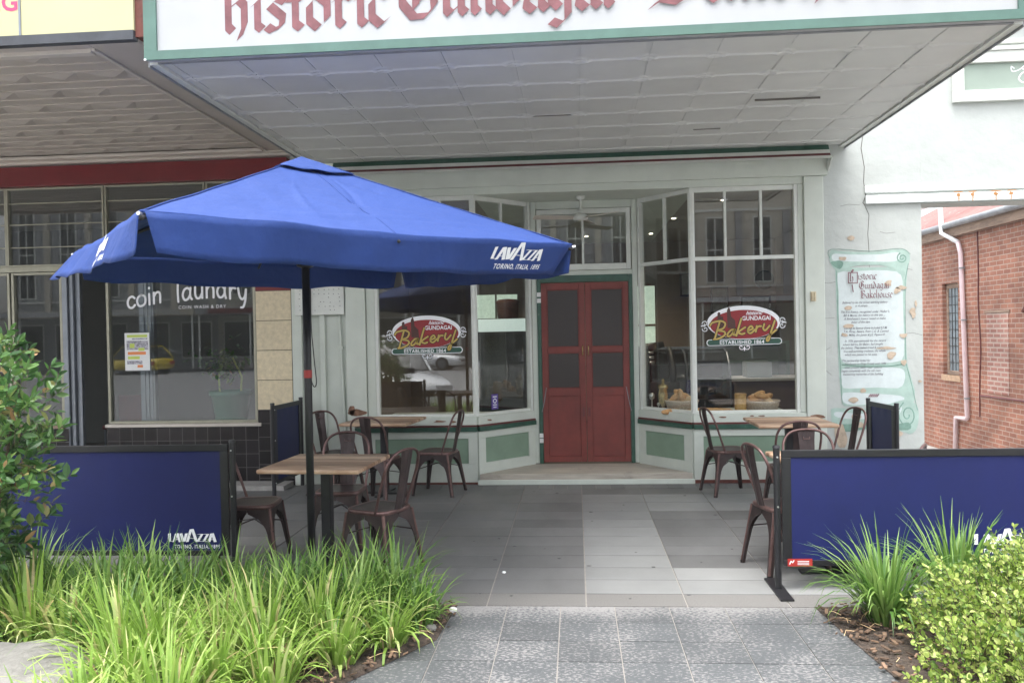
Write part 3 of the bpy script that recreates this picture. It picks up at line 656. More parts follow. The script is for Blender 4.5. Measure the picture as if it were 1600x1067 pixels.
# step and recess ceiling
mb = MB()
mb.prism([(ML+.02, F-.06), (MR-.02, F-.06), (MR-.06, F+.0), (DR, DY-.001), (DL, DY-.001), (ML+.06, F)], lambda u, v, w: (u, v, w), .0, .115)
mb.m(1); mb.box(ML+.0, MR-.0, F-.075, F-.061, .0, .055); 
mb.build('door_step', [mat('worn_timber_step', (.42, .38, .32), .7, noise=(4, .25), stretch=(.6, 6, 6), dirt=(3, .6, (.2, .18, .15), .5)), 'cream'], bak, bevel=.006)
mb = MB(); mb.box(DL-.6, DR+.6, F+.001, 14.2, 3.1493, 3.2); mb.build('recess_ceiling', 'cream', bak)
# interior shell
mb = MB(); x0, x1, yb = -2.9, 3.4, 14.2
mb.m(0)
bw = [(-1.75, -1.0, 1.1, 2.36), (.72, 1.37, 1.0, 2.45)]      # rear window openings
xs = [x0, -1.75, -1.0, .72, 1.37, x1]
for i in range(5):
    if i in (1, 3):
        _, _, zz0, zz1 = bw[0 if i == 1 else 1]
        mb.box(xs[i], xs[i+1], yb, yb+.12, .1, zz0); mb.box(xs[i], xs[i+1], yb, yb+.12, zz1, 3.17)
    else: mb.box(xs[i], xs[i+1], yb, yb+.12, .1, 3.17)
mb.box(x0-.12, x0, F+.36, yb, .1, 3.17); mb.box(x1, x1+.12, F+.36, yb, .1, 3.17)
mb.m(1); mb.box(x0-.02, DL-.602, F+.352, yb+.02, 3.15, 3.2); mb.box(DR+.602, x1+.02, F+.352, yb+.02, 3.15, 3.2)
mb.m(2); mb.box(x0, x1, F+.5, yb, .05, .099)
mb.m(3); mb.prism([(GL, F+.08), (ML, F+.08), (DL-.06, DY+.02), (DL-.06, DY+.3), (GL, DY+.3)], lambda u, v, w: (u, v, w), .66, .70)
mb.prism([(MR, F+.08), (GR, F+.08), (GR, DY+.4), (DR+.06, DY+.4), (DR+.06, DY+.02)], lambda u, v, w: (u, v, w), .66, .70)
mb.build('interior_shell', ['room', 'roomceil', 'roomfloor', 'trimwhite'], bak)
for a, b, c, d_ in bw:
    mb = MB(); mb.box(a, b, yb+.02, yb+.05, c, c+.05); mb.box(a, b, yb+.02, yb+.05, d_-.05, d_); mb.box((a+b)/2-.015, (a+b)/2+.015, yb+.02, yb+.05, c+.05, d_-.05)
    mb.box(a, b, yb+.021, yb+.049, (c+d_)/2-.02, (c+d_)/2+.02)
    w_ = mb.build('window', 'room', bak); g = MB(); g.box(a, b, yb+.055, yb+.06, c, d_); g.build('pane', mat('daylight_glow_pane', (.45, .5, .45), .6, noise=(6, .4), emit=((.55, .68, .55), .22)) if 'fp' not in M else M['fp'], w_)  # opaque pane given a faint green glow in place of daylight outside
# lit downlights
for k, (x, y) in enumerate([(1.75, 9.75), (.2, 13.0), (-.95, 12.6), (1.2, 12.9), (1.35, 11.2), (-1.6, 10.4)]):
    mb = MB(); mb.lathe([(.055, 0), (.05, -.006), (.04, -.008)], (x, y, 3.146), 16)
    dl = mb.build('downlight', 'white'); tag(dl, 'small recessed downlight glowing in the shop ceiling', 'light', 'downlights inside the bakery')
    g = MB(); g.lathe([(.026, 0), (.024, -.003)], (x, y, 3.137), 16); g.build('lamp_glow', 'lamp', dl)
    ld = bpy.data.lights.new('downlight_lamp', 'SPOT'); ld.energy = 13; ld.spot_size = R(120); ld.spot_blend = .6; ld.color = (1, .84, .64); ld.shadow_soft_size = .04
    lo = bpy.data.objects.new('downlight_lamp', ld); C.objects.link(lo); lo.location = (x, y, 3.12); lo.parent = dl

# peeled paint spots, cracks and the crack line on the render
mb = MB()
for (x, z, rx, rz, yy) in [(-2.42, .80, .09, .03, F-.0325), (-2.47, .82, .03, .05, F-.0325), (-1.50, .69, .07, .012, F-.0205), (-1.35, .685, .03, .012, F-.0205), (-1.75, .70, .03, .01, F-.0205),
    (2.52, .70, .10, .018, F-.0325), (1.55, .70, .04, .008, F-.0205), (1.85, .71, .02, .006, F-.0205), (1.95, .71, .03, .007, F-.0205), (-2.9, .5, .02, .03, F-.004), (-.95, .70, .03, .01, F-.0205)]:
    if yy > F-.01: continue
    mb = MB(); mb.prism(blob(x, z, rx, rz, 16, int(x*100+z*1000), .4), lambda u, v, w, yy=yy: (u, yy-w, v), 0, .0015); mb.build('bare_timber_patch', 'peelwood', bak)
mb = MB(); fn = flatY(0, 0, F-.0008)
mb.pen([(3.05, 2.9), (3.03, 2.93), (3.06, 3.0), (3.04, 3.15), (3.05, 3.3), (3.02, 3.5), (3.05, 3.7)], .008, fn); 
mb.pen([(3.05, 2.9), (3.09, 2.8), (3.075, 2.6), (3.085, 2.4), (3.08, 2.38)], .006, fn)
mb.pen([(3.085, 2.34), (3.09, 1.9), (3.11, 1.3), (3.10, .95)], .003, fn)
for (x, z, l) in [(2.62, 2.1, .12), (2.58, 1.75, .14), (2.55, 1.4, .12), (3.45, 1.55, .16), (2.6, 1.15, .08), (3.2, 2.62, .15), (2.8, 2.9, .2), (3.42, 2.2, .1)]:
    mb.pen([(x, z), (x+l*.4, z+rnd.uniform(-.03, .03)), (x+l, z+rnd.uniform(-.03, .03))], .003, fn)
mb.build('wall_crack', 'crack', bak)

# window signs (vinyl) on both front panes
def bakery_logo(win, cx, cz):
    # drawing units: 1 = 1.384 mm, centre of the oval at (795,290)
    k = .001384
    Y = F+.044
    def fn(u, v, w): return (cx+(u-795)*k, Y-w, cz-(v-290)*k)
    def ell(rx, ry, n=48, c=(795, 288)): return [(c[0]+rx*math.cos(2*math.pi*i/n), c[1]+ry*math.sin(2*math.pi*i/n)) for i in range(n)]
    layers = []
    mb = MB(); mb.poly([fn(u, v, .0004) for u, v in ell(284, 134)]); mb.build('sign_outline', 'ink', win)
    mb = MB(); mb.poly([fn(u, v, .0008) for u, v in ell(278, 129)]); mb.build('sign_oval', 'whiteprint', win)
    mb = MB(); mb.poly([fn(u, v, .0012) for u, v in ell(256, 112, c=(795, 304))]); mb.build('sign_field', 'logored', win)
    mb = MB()
    for pts in ([(598, 330), (598, 215), (605, 205), (618, 208), (622, 240), (640, 240), (645, 330)], [(672, 330), (670, 195), (680, 172), (690, 172), (697, 200), (700, 240), (730, 270), (735, 330)]):
        mb.poly([fn(u, v, .0015) for u, v in pts])
    mb.build('sign_tower_picture', 'logobrown', win)
    mb = MB(); mb.poly([fn(u, v, .0018) for u, v in [(535+25*math.cos(a), 441+25*math.sin(a)) for a in [math.pi/2+math.pi*i/10 for i in range(11)]]+[(1058+25*math.cos(a), 436+25*math.sin(a)) for a in [-math.pi/2+math.pi*i/10 for i in range(11)]]]); mb.build('sign_ribbon_edge', 'whiteprint', win)
    mb = MB(); mb.poly([fn(u, v, .0021) for u, v in [(537+20*math.cos(a), 441+20*math.sin(a)) for a in [math.pi/2+math.pi*i/10 for i in range(11)]]+[(1056+20*math.cos(a), 436+20*math.sin(a)) for a in [-math.pi/2+math.pi*i/10 for i in range(11)]]]); mb.build('sign_ribbon', 'logogreen', win)
    def sl(s, size, u0, v0, base, **kw): return text(s, size, lambda u, v, w: fn(u0+u, v0-v, w), 'whiteprint', win, base=base, **kw)
    sl('ESTABLISHED 1864', 37, 610, 452, .0024, space=1.12, offset=.9)
    sl('GUNDAGAI', 45, 783, 272, .0024, space=1.02, offset=1.0, sx=.90)
    sl('historic', 40, 812, 230, .0027, shear=.45, space=1.0, offset=.9)
    B = [[(612, 285), (592, 350), (572, 414)], [(540, 308), (558, 286), (620, 274), (655, 294), (640, 330), (600, 346), (645, 356), (650, 382), (602, 410), (565, 414)],
         [(728, 342), (700, 345), (672, 375), (676, 394), (700, 382), (724, 345), (716, 380), (735, 382)], [(778, 258), (752, 340), (738, 390)], [(806, 326), (755, 362), (778, 378), (800, 372)],
         [(826, 352), (862, 338), (852, 318), (830, 335), (826, 362), (848, 372), (880, 345)], [(893, 318), (885, 362)], [(888, 344), (905, 322), (926, 320)],
         [(950, 304), (942, 338), (958, 352), (990, 318)], [(1030, 280), (1002, 360), (984, 424), (968, 432), (972, 408), (1006, 378), (1040, 350)]]
    o = MB()
    for pl in B: o.pen(catmull(pl, 5), 23, fn, base=.0030, step=.000006)
    o.build('sign_word_outline', 'ink', win)  # black printed outline behind the gold word
    o = MB()
    for pl in B: o.pen(catmull(pl, 5), 14, fn, base=.0052, step=.000006)
    o.build('sign_word', 'gold', win)
    def curl(c, sx, sy):
        return [(c[0]+sx*(24-1.9*i)*math.cos(i*.62), c[1]+sy*(24-1.9*i)*math.sin(i*.62)) for i in range(11)]
    for nm, wd, m_, bs in (('sign_flourish_edge', 13, 'ink', .0008), ('sign_flourish', 6, 'whiteprint', .0022)):
        o = MB()
        for c, sx, sy in [((502, 293), -1, -1), ((502, 333), -1, 1), ((1084, 277), 1, -1), ((1084, 317), 1, 1), ((775, 478), 1, 1), ((822, 478), -1, 1)]:
            o.pen(curl(c, sx, sy), wd, fn, base=bs, step=.000006)
        o.pen([(472, 312), (485, 306), (500, 312)], wd+3, fn, base=bs, step=.000006); o.pen([(1114, 296), (1100, 290), (1086, 296)], wd+3, fn, base=bs, step=.000006); o.pen([(798, 475), (798, 505)], wd+2, fn, base=bs, step=.000006)
        o.build(nm, m_, win)
bakery_logo(wL, -1.635, 1.668); bakery_logo(wR, 1.79, 1.70)

# painted scroll on the render
mur = thing('painted_scroll_sign', 'scroll painted on the white wall telling the history of the bakehouse', 'sign', (3.1, F-.001, .6))
mf = flatY(0, 0, F-.002)
def area(pts, m_, base, name='painted_parchment', k=4):
    mb = MB(); p = catmull(pts, k, True); 
    vs = [Vector((u, v, 0)) for u, v in p]; tri = tessellate_polygon([vs])
    out = []
    for t in tri:
        a, b, c = [p[q] for q in t]
        if (b[0]-a[0])*(c[1]-a[1])-(b[1]-a[1])*(c[0]-a[0]) < 0: t = t[::-1]
        out.append(tuple(t))
    mb.add([mf(u, v, base) for u, v in p], out)
    return mb.build(name, m_, mur)
area([(2.735, 2.26), (2.738, 2.1), (2.742, 1.9), (2.745, 1.65), (2.75, 1.4), (2.757, 1.15), (2.77, .95), (2.80, .80), (3.0, .80), (3.2, .80), (3.4, .80), (3.52, .84), (3.53, .95), (3.49, 1.1), (3.455, 1.25), (3.445, 1.5), (3.445, 1.9), (3.46, 2.1), (3.475, 2.25), (3.3, 2.25), (3.0, 2.25)], 'scrollmid', .0003, 'painted_shadow', 1)
area([(2.76, 2.20), (2.77, 2.0), (2.765, 1.8), (2.77, 1.6), (2.775, 1.4), (2.80, 1.26), (3.0, 1.245), (3.2, 1.245), (3.36, 1.26), (3.42, 1.32), (3.425, 1.6), (3.42, 1.9), (3.42, 2.1), (3.36, 2.2), (3.1, 2.22), (2.9, 2.21)], 'scroll', .0006, k=2)
area([(2.79, 1.19), (3.0, 1.20), (3.2, 1.20), (3.38, 1.19), (3.43, 1.14), (3.42, 1.04), (3.36, .98), (3.15, .99), (2.95, .985), (2.80, .99), (2.785, 1.08)], 'scroll', .0006, k=2)
area([(2.80, .94), (3.0, .935), (3.2, .92), (3.38, .90), (3.42, .86), (3.3, .82), (3.1, .815), (2.9, .81), (2.80, .84)], 'scroll', .0006, k=2)
# top roll
area([(2.68, 2.38), (2.70, 2.44), (2.80, 2.43), (3.1, 2.41), (3.36, 2.43), (3.46, 2.42), (3.50, 2.35), (3.47, 2.25), (3.40, 2.21), (3.2, 2.27), (2.95, 2.27), (2.76, 2.23), (2.69, 2.30)], 'scrollmid', .0009, 'painted_roll')
area([(2.72, 2.40), (2.9, 2.39), (3.2, 2.385), (3.38, 2.40), (3.36, 2.31), (3.1, 2.31), (2.85, 2.32), (2.72, 2.33)], 'scroll', .0012, 'painted_roll')
area([(2.69, 2.31), (2.78, 2.24), (2.82, 2.30), (2.78, 2.33)], 'scrollgreen', .0013, 'painted_shadow')
# bottom roll
area([(2.67, .72), (2.70, .78), (2.95, .77), (3.2, .80), (3.42, .86), (3.50, .84), (3.56, .76), (3.55, .58), (3.48, .50), (3.38, .53), (3.1, .57), (2.8, .55), (2.70, .55)], 'scrollmid', .0009, 'painted_roll')
area([(2.72, .74), (2.95, .72), (3.2, .73), (3.38, .79), (3.34, .70), (3.0, .66), (2.74, .68)], 'scroll', .0012, 'painted_roll')
area([(2.70, .60), (2.95, .61), (3.3, .60), (3.46, .62), (3.45, .54), (3.1, .56), (2.8, .53)], 'scrollgreen', .0013, 'painted_shadow')
mb = MB()
for c, r0 in (((3.42, 2.34), .055), ((3.45, .70), .10)):
    mb.pen([(c[0]+(r0-.0022*i*r0/.055)*math.cos(i*.5+2), c[1]+(r0-.0022*i*r0/.055)*math.sin(i*.5+2)*(1 if r0 < .08 else 1.4)) for i in range(22)], .012, mf, base=.0016, step=.00001)
mb.pen([(2.75, 2.22), (2.755, 1.9), (2.76, 1.5), (2.775, 1.2), (2.785, .82)], .006, mf, base=.0016, step=.00001)
mb.pen([(3.48, 2.28), (3.445, 2.1), (3.44, 1.6), (3.44, 1.25), (3.50, 1.0), (3.55, .75)], .006, mf, base=.0016, step=.00001)
mb.pen(catmull([(2.68, 2.36), (2.70, 2.45), (3.1, 2.42), (3.4, 2.44), (3.5, 2.38)], 4), .006, mf, base=.0016, step=.00001)
mb.pen(catmull([(2.79, 1.235), (3.0, 1.215), (3.3, 1.215), (3.43, 1.24)], 4), .012, mf, base=.0016, step=.00001)
mb.build('painted_outline', 'scrollgreen', mur)
mb = MB()
black(mb, 'istoric', 2.965, 2.125, .050, mf, sx=.98, w=.2); black(mb, 'Gundagai', 2.975, 2.028, .050, mf, sx=.92, w=.2); black(mb, 'Bakehouse', 2.985, 1.93, .050, mf, sx=.92, w=.2)
for q in mb.v: pass
mb.v = [(x, y-.0018, z) for x, y, z in mb.v]
mb.pen([(2.865, 2.09), (2.865, 2.20), (2.955, 2.20), (2.955, 2.09), (2.865, 2.09)], .010, mf, base=.004, step=.00001); mb.pen([(2.90, 2.21), (2.91, 2.225)], .02, mf, base=.004); mb.pen([(2.90, 2.07), (2.91, 2.0)], .012, mf, base=.004)
black(mb, 'h', 2.875, 2.105, .052, flatY(0, 0, F-.0045), w=.26)
mb.build('lettering', 'mauve', mur)
lines = ['Believed to be the oldest working bakery', '        in Australia', '', 'The first licence, recognised under Walker\'s,', 'Bill & Muriel, the bakery on this site ...', 'A Bakehouse\'s licence issued to make,', '       baker of the dam', '',
 'During its licence there included E.F.M.', 'T.A. Pitrey, Bakers, from C.G. & Conned', 'Boyer, Millet, the Justor & J.E. Papworth', '', 'In 1936 approximately for the record',
 'school fabrics, for Baker, had bought', 'the bakery. They baked bread & pastries', 'in a well-surviving tradition, the whole', 'which was passed to his sons.', '', 'The partnership lasted for', 'bakehouse to Greg Crowe until 1996', 'when present baker Peter Geddes', 'began completely with the old oven', 'maintaining memories of the building']
z = 1.875
for i, s in enumerate(lines):
    if s.strip():
        t0 = 2.80+(.05 if s.startswith(' ') else 0)+.02*math.sin(i*1.7)
        text(s, .0345, lambda u, v, w, t0=t0, z=z: mf(t0+u, z+v, w), 'greytext', mur, shear=.45, sx=.80, base=.002, offset=.0003)
    z -= .0358 if s else .027
mb = MB(); 
for i in range(5): mb.pen([(3.06+.02*i, .895), (3.08+.02*i, .92)], .012, mf, base=.002)
mb.build('painted_ornament', 'mauve', mur)
mb = MB()
for x, z, rx, rz in [(2.81, 2.35, .045, .022), (3.28, 2.08, .035, .035), (3.40, 2.03, .045, .022), (3.36, 2.0, .03, .03), (2.86, 1.83, .035, .02), (2.86, 1.64, .05, .02), (2.82, 1.55, .03, .02), (3.52, 1.78, .03, .055), (3.55, 1.86, .012, .03),
  (3.25, 1.40, .09, .018), (3.30, 1.33, .04, .045), (3.42, 1.25, .03, .025), (3.42, 1.53, .04, .02), (2.9, .86, .04, .035), (2.93, .68, .04, .06), (3.0, .96, .03, .025), (2.72, .55, .03, .09), (2.78, .45, .05, .12), (2.9, .28, .07, .05), (3.35, .5, .05, .03), (2.9, 2.56, .03, .03), (3.58, 1.05, .02, .01), (2.97, .6, .03, .03), (3.0, .2, .06, .05)]:
    mb = MB(); mb.prism(blob(x, z, rx, rz, 16, int(x*1000), .4), mf, .0046, .0056); mb.build('peeled_patch', 'peel', mur)

# gateway wall to the right with ledges and green panel
gate = thing('gateway_wall', 'white painted wall above the side gateway with a rust stained ledge and green panel', 'wall', (3.62, F, 0))
mb = MB(); mb.box(3.619, 9, F+.001, F+.34, 2.9, 5.9); mb.build('wall', 'wall', gate)
mb = MB(); mb.box(3.045, 9, F-.022, F-.001, 3.025, 3.10); mb.box(3.05, 9, F-.035, F-.001, 2.91, 3.0); mb.build('ledge', 'band', gate, bevel=.008)
mb = MB()
for x in (3.98, 4.12, 4.35, 4.5): mb.prism(blob(x, 2.975, .02, .018, 10, int(x*50)), flatY(0, 0, F-.0355), 0, .001); mb.prism(blob(x, 3.005, .05, .006, 10, int(x*50)), flatY(0, 0, F-.036), 0, .001); mb.prism(blob(x+.003, 2.94, .006, .03, 10, int(x*70)), flatY(0, 0, F-.0355), 0, .001)
mb.build('rust_stain', mat('rust_orange', (.45, .22, .08), .9), gate)
mb = MB(); mb.m(0)
mb.box(3.94, 6.5, F-.05, F, 3.93, 4.045); mb.box(3.94, 6.5, F-.05, F, 4.325, 4.44); mb.box(3.94, 4.05, F-.05, F, 4.0455, 4.3245)
mb.box(3.9, 6.6, F-.07, F, 4.441, 4.48); mb.box(3.9, 6.6, F-.03, F, 4.52, 4.56)
mb.m(1); mb.box(4.05, 6.5, F-.015, F, 4.0455, 4.3245)
pn = mb.build('sign_panel', ['trimwhite', 'signpanel'], gate, bevel=.005)
fs = lambda u, v, w: (4.62+u*.2, F-.0155-w, 4.10+v*.2)
mb = MB(); mb.pen(catmull([(.55, .75), (.35, .95), (.1, .8), (.35, .58), (.1, .55), (-.08, .25), (.2, .05), (.55, .3)], 5), .07, fs); mb.pen(catmull([(-.3, .8), (-.45, .9), (-.4, .65), (-.1, .7), (.2, .9)], 5), .05, fs)
mb.pen(catmull([(.7, .1), (.8, .45), (.95, .1)], 4), .06, fs); mb.build('lettering', 'whiteprint', pn)
mb = MB(); mb.box(3.0, 9, F-.12, F-.0, 4.88, 4.95); mb.build('cornice', 'rust', gate)

# ================================================================== BAKERY AWNING
aw = thing('shop_awning', 'wide white awning with old english red lettering over the bakery', 'awning', (0, 5.37, 3.54))
AX0, AX1, AY0, AZ = -2.87, 2.85, 5.37, 3.54
mb = MB(); mb.box(AX0+.02, AX1-.02, AY0+.055, F-.002, AZ+.012, AZ+.09)
mb.build('deck', 'soffit', aw)
# pressed metal ceiling: grid mesh, gently oil-canned, raised beads and rosettes
mb = MB(); nx, ny = 340, 420
xs = [AX0+.06+(AX1-AX0-.12)*i/nx for i in range(nx+1)]; ys = [AY0+.06+(F-AY0-.09)*jv/ny for jv in range(ny+1)]
P_ = .468
def sz(x, y):
    u = ((x+.40) % P_); v = ((y-5.33) % P_); du = min(u, P_-u); dv = min(v, P_-v)
    z = AZ-.002+.004*math.sin(x*3.1+y*1.7)*math.sin(y*4.3-x)
    z -= .012*math.exp(-(dv/.012)**2); z += .004*math.exp(-(du/.01)**2)
    r_ = math.hypot(du, dv); z -= .009*math.exp(-((r_-.055)/.014)**2)
    return z
mb.add([(x, y, sz(x, y)) for y in ys for x in xs], [(jv*(nx+1)+i, (jv+1)*(nx+1)+i, (jv+1)*(nx+1)+i+1, jv*(nx+1)+i+1) for jv in range(ny) for i in range(nx)])
mb.build('soffit', 'soffit', aw, smooth=True)
for i in range(-5, 7):
    mb = MB(); x = -.40+P_*i+(.0 if i % 2 else .01)
    if AX0+.1 < x < AX1-.1:
        for s_ in range(8):
            y0 = AY0+.07+s_*.425; mb.box(x-rnd.uniform(.001, .003), x+rnd.uniform(.001, .003), y0, y0+.42, AZ-.0035-.002*rnd.random(), AZ-.0)
    if mb.v: mb.build('panel_joint', 'soffitdark', aw)
mb = MB()
mb.box(1.52, 2.05, 6.958, 6.964, AZ-.02, AZ-.004); mb.box(-.35, 0.02, 7.19, 7.196, AZ-.014, AZ-.004); mb.box(1.15, 1.4, 7.9, 7.905, AZ-.014, AZ-.004)
mb.build('sprung_seam', 'crack', aw)
mb = MB()
mb.m(0); mb.box(AX0, AX0+.055, AY0+.055, F-.002, AZ-.02, AZ+.011); mb.box(AX1-.055, AX1, AY0+.055, F-.002, AZ-.02, AZ+.011)
mb.m(1); mb.box(AX0-.012, AX0-.001, AY0+.055, F-.002, AZ-.035, AZ+.12); mb.box(AX1+.001, AX1+.012, AY0+.055, F-.002, AZ-.035, AZ+.12)
mb.m(1); mb.box(AX0+.056, AX1-.056, AY0+.052, AY0+.075, AZ-.012, AZ+.01)
mb.build('edge_flashing', ['trimwhite', 'flash'], aw)
mb = MB(); mb.box(AX0, AX1, AY0, AY0+.05, AZ-.004, AZ+1.0); fa = mb.build('fascia_board', 'signwhite', aw)
mb = MB(); mb.box(AX0-.004, AX1+.004, AY0-.016, AY0-.0005, AZ-.008, AZ+.052); mb.box(AX0-.004, AX0+.085, AY0-.016, AY0-.0005, AZ+.0525, AZ+1.0); mb.box(AX1-.06, AX1+.004, AY0-.016, AY0-.0005, AZ+.0525, AZ+1.0)
mb.build('fascia_trim', 'signgreen', fa)
mb = MB(); fn = flatY(0, 0, AY0-.0006)
black(mb, 'historic', -2.33, AZ+.155, .215, fn, sx=1.12, w=.30); black(mb, 'Gundagai', -1.12, AZ+.195, .215, fn, sx=.99, w=.30); black(mb, 'Bakehouse', .53, AZ+.205, .215, fn, sx=1.25, w=.30)
mb.build('lettering', 'signred', fa)
mb = MB(); mb.box(AX0-.004, AX0+.012, AY0-.017-.003, AY0-.0165, AZ-.012, AZ+.0); mb.build('edge_clip', 'whiteprint', fa)

# ================================================================== LAUNDRY
LZ, LX1, LY0 = 3.68, -2.95, 5.36
M['darkband'] = mat('dark_metal_band', (.05, .055, .065), .5, noise=(6, .25))
la = thing('shop_awning', 'cream yellow fronted awning with beige patterned ceiling over the laundry', 'awning', (-5, LY0, LZ))
mb = MB(); mb.m(0); mb.box(-9, LX1, LY0+.05, F-.002, LZ+.02, LZ+.12)
mb.box(-3.30, LX1, LY0+.05, F-.002, LZ-.005, LZ+.019); mb.box(-9, -3.301, LY0+.05, LY0+.13, LZ-.005, LZ+.019)
mb.m(1); mb.box(-9, -3.33, LY0+.131, LY0+.20, LZ-.03, LZ+.019); mb.box(-9, -3.33, 8.60, 8.66, LZ-.03, LZ+.019); mb.box(-3.329, -3.30, LY0+.131, 8.66, LZ-.02, LZ+.019)
mb.m(1); mb.box(-9, LX1, 8.76, F-.002, LZ-.045, LZ+.018); mb.box(-9, LX1, 8.70, 8.759, LZ-.02, LZ+.018)
mb.build('ceiling_edge', ['soffitbeige', 'beigelight'], la, bevel=.006)
mb = MB()   # field of folded triangles
y = LY0+.21
while y < 8.5:
    mb.box(-9, -3.335, y, y+.02, LZ+.002, LZ+.018); mb.box(-9, -3.335, y+.23, y+.25, LZ+.002, LZ+.018)
    x = -9+rnd.uniform(0, .1)
    while x < -3.75:
        mb.add([(x, y+.03, LZ+.012), (x+.38, y+.03, LZ+.012), (x+.30, y+.22, LZ+.012), (x+.24, y+.12, LZ-.012)], [(0, 3, 1), (1, 3, 2), (2, 3, 0)])
        x += .40
    y += .40
mb.box(-9, -3.335, LY0+.201, 8.599, LZ+.0125, LZ+.019)
mb.build('patterned_ceiling', 'soffitbeige', la)
mb = MB(); mb.m(0); mb.box(-9, LX1+.005, LY0, LY0+.049, LZ+.06, LZ+1.0); mb.m(1); mb.box(-9, LX1+.006, LY0-.012, LY0+.049, LZ-.005, LZ+.059)
mb.m(2); mb.box(-3.76, -3.745, LY0-.006, LY0-.0005, LZ+.01, LZ+1.0)
fa2 = mb.build('fascia_board', ['yellowsign', 'darkband', 'alum'], la)
t = text('FRIENDLY CLEANING', .17, lambda u, v, w: (-3.76+u, LY0-.001-w, LZ+.235+v), 'pinktext', fa2, align='RIGHT', offset=.004)
mb = MB(); mb.box(LX1+.006, AX0-.014, LY0+.02, F-.01, LZ+.02, LZ+.8); mb.build('end_panel', 'rust', la)
mb = MB()
for (x, y, l) in [(-2.98, 7.0, .05), (-2.98, 7.4, .09)]: mb.lathe([(.02, 0), (.05, -.03), (.04, -.07), (.01, -.10)], (x, y, LZ-.004), 8)
wn = mb.build('mud_nest', 'trunk'); tag(wn, 'small brown wasp nests stuck under the edge of the laundry awning', 'nest')

lb = thing('laundry_building', 'coin laundry shopfront with dark windows, red band and black tiles', 'building', (-5, F, 0))
mb = MB(); mb.box(-9, -3.135, F-.06, F+.1, 3.40, 3.62); mb.build('fascia_band', 'bandred', lb, bevel=.005)
mb = MB(); mb.box(-9, -3.135, F+.01, F+.25, 3.62, 5.4); mb.build('wall', 'wall', lb)
mb = MB()   # cream tile pilaster with red top
z = .84
mb.m(1); mb.box(-3.54, -3.135, F+.001, F+.2, .0, 3.399)
for i in range(4):
    mb.m(0); mb.box(-3.538, -3.139, F-.012, F, z+.003, z+.327); z += .33
mb.m(2); mb.box(-3.538, -3.139, F-.012, F, z+.003, 3.399)
mb.build('tiled_pilaster', ['creamtile', 'ink', 'bandred'], lb, bevel=.002)
mb = MB(); mb.m(0); mb.box(-5.30, -3.1395, F-.0035, F+.2, 0, .655); mb.box(-3.5395, -3.1395, F-.0037, F+.0, .6555, .838); mb.box(-9, -5.81, F-.0035, F+.2, 0, .655)
mb.m(1)
for a, b, z1 in ((-5.30, -3.54, .655), (-3.54, -3.137, .838), (-9, -5.75, .655)):
    n_ = round((b-a)/.152); w_ = (b-a)/n_
    for i in range(n_):
        zz = z1
        while zz > .02:
            mb.box(a+i*w_+.003, a+(i+1)*w_-.003, F-.0055, F-.0038, max(0, zz-.147), zz); zz -= .152
mb.build('black_tiling', ['grout', 'blacktile'], lb)
def lwin(a, b, z0, z1, m_='frame', fw=.03, bars=(), name='window', glass='laundryglass'):
    mb = MB(); mb.box(a, a+fw, F, F+.06, z0, z1); mb.box(b-fw, b, F, F+.06, z0, z1); mb.box(a+fw, b-fw, F, F+.06, z0, z0+fw); mb.box(a+fw, b-fw, F, F+.06, z1-fw, z1)
    for z in bars: mb.box(a+fw, b-fw, F+.018, F+.034, z-.006, z+.006)
    w_ = mb.build(name, m_, lb, bevel=.003)
    g = MB(); g.box(a+fw, b-fw, F+.035, F+.041, z0+fw, z1-fw); g.build('pane', glass, w_); return w_
for a, b in ((-9, -7.9), (-7.9, -6.44), (-6.44, -5.28), (-5.27, -4.1), (-4.09, -3.545)): lwin(a, b, 2.50, 3.395, bars=(2.72, 2.98, 3.22), fw=.022)
mb = MB(); mb.box(-9, -3.545, F-.02, F+.08, 2.44, 2.497); mb.build('transom_beam', 'frame', lb)
lw = lwin(-5.28, -3.545, .70, 2.435)
mb = MB(); mb.box(-5.31, -3.50, F-.03, F+.05, .662, .698); mb.build('sill', 'beigelight', lb, bevel=.004)
lwin(-6.40, -5.80, .70, 2.435); lwin(-9, -6.42, .70, 2.435)
mb = MB(); mb.box(-9, -5.79, F-.05, F+.05, .662, .698); mb.build('sill', 'weatherwood', lb)
mb = MB(); mb.box(-5.80, -5.74, F+.0, F+.08, .0, 2.435); mb.box(-5.735, -5.69, F+.03, F+.1, 0, 2.435); mb.box(-5.685, -5.63, F+.07, F+.12, 0, 2.435); mb.build('sliding_door_track', 'alum', lb, bevel=.004)
mb = MB(); mb.m(0); yb = 12.5
mb.box(-9, -3.14, yb, yb+.1, 0, 3.6); mb.box(-3.24, -3.14, F+.26, yb, 0, 3.6); mb.box(-9.1, -9, F+.26, yb, 0, 3.6)
mb.m(1); mb.box(-9, -3.24, F+.26, yb, 3.42, 3.5); mb.m(2); mb.box(-9, -3.24, F+.2, yb, -.02, .02); mb.m(0); mb.box(-5.28, -3.55, F+.3, F+.8, .6, .64)
mb.build('interior_shell', ['laundrywall', 'roomceil', 'roomfloor'], lb)
mb = MB(); mb.box(-5.03, -4.86, F+.25, F+.32, .70, 2.43); 
for i in range(3): mb.box(-4.99+.045*i, -4.97+.045*i, F+.238, F+.249, .72, 2.41)
mb.build('interior_post', 'alum', lb)
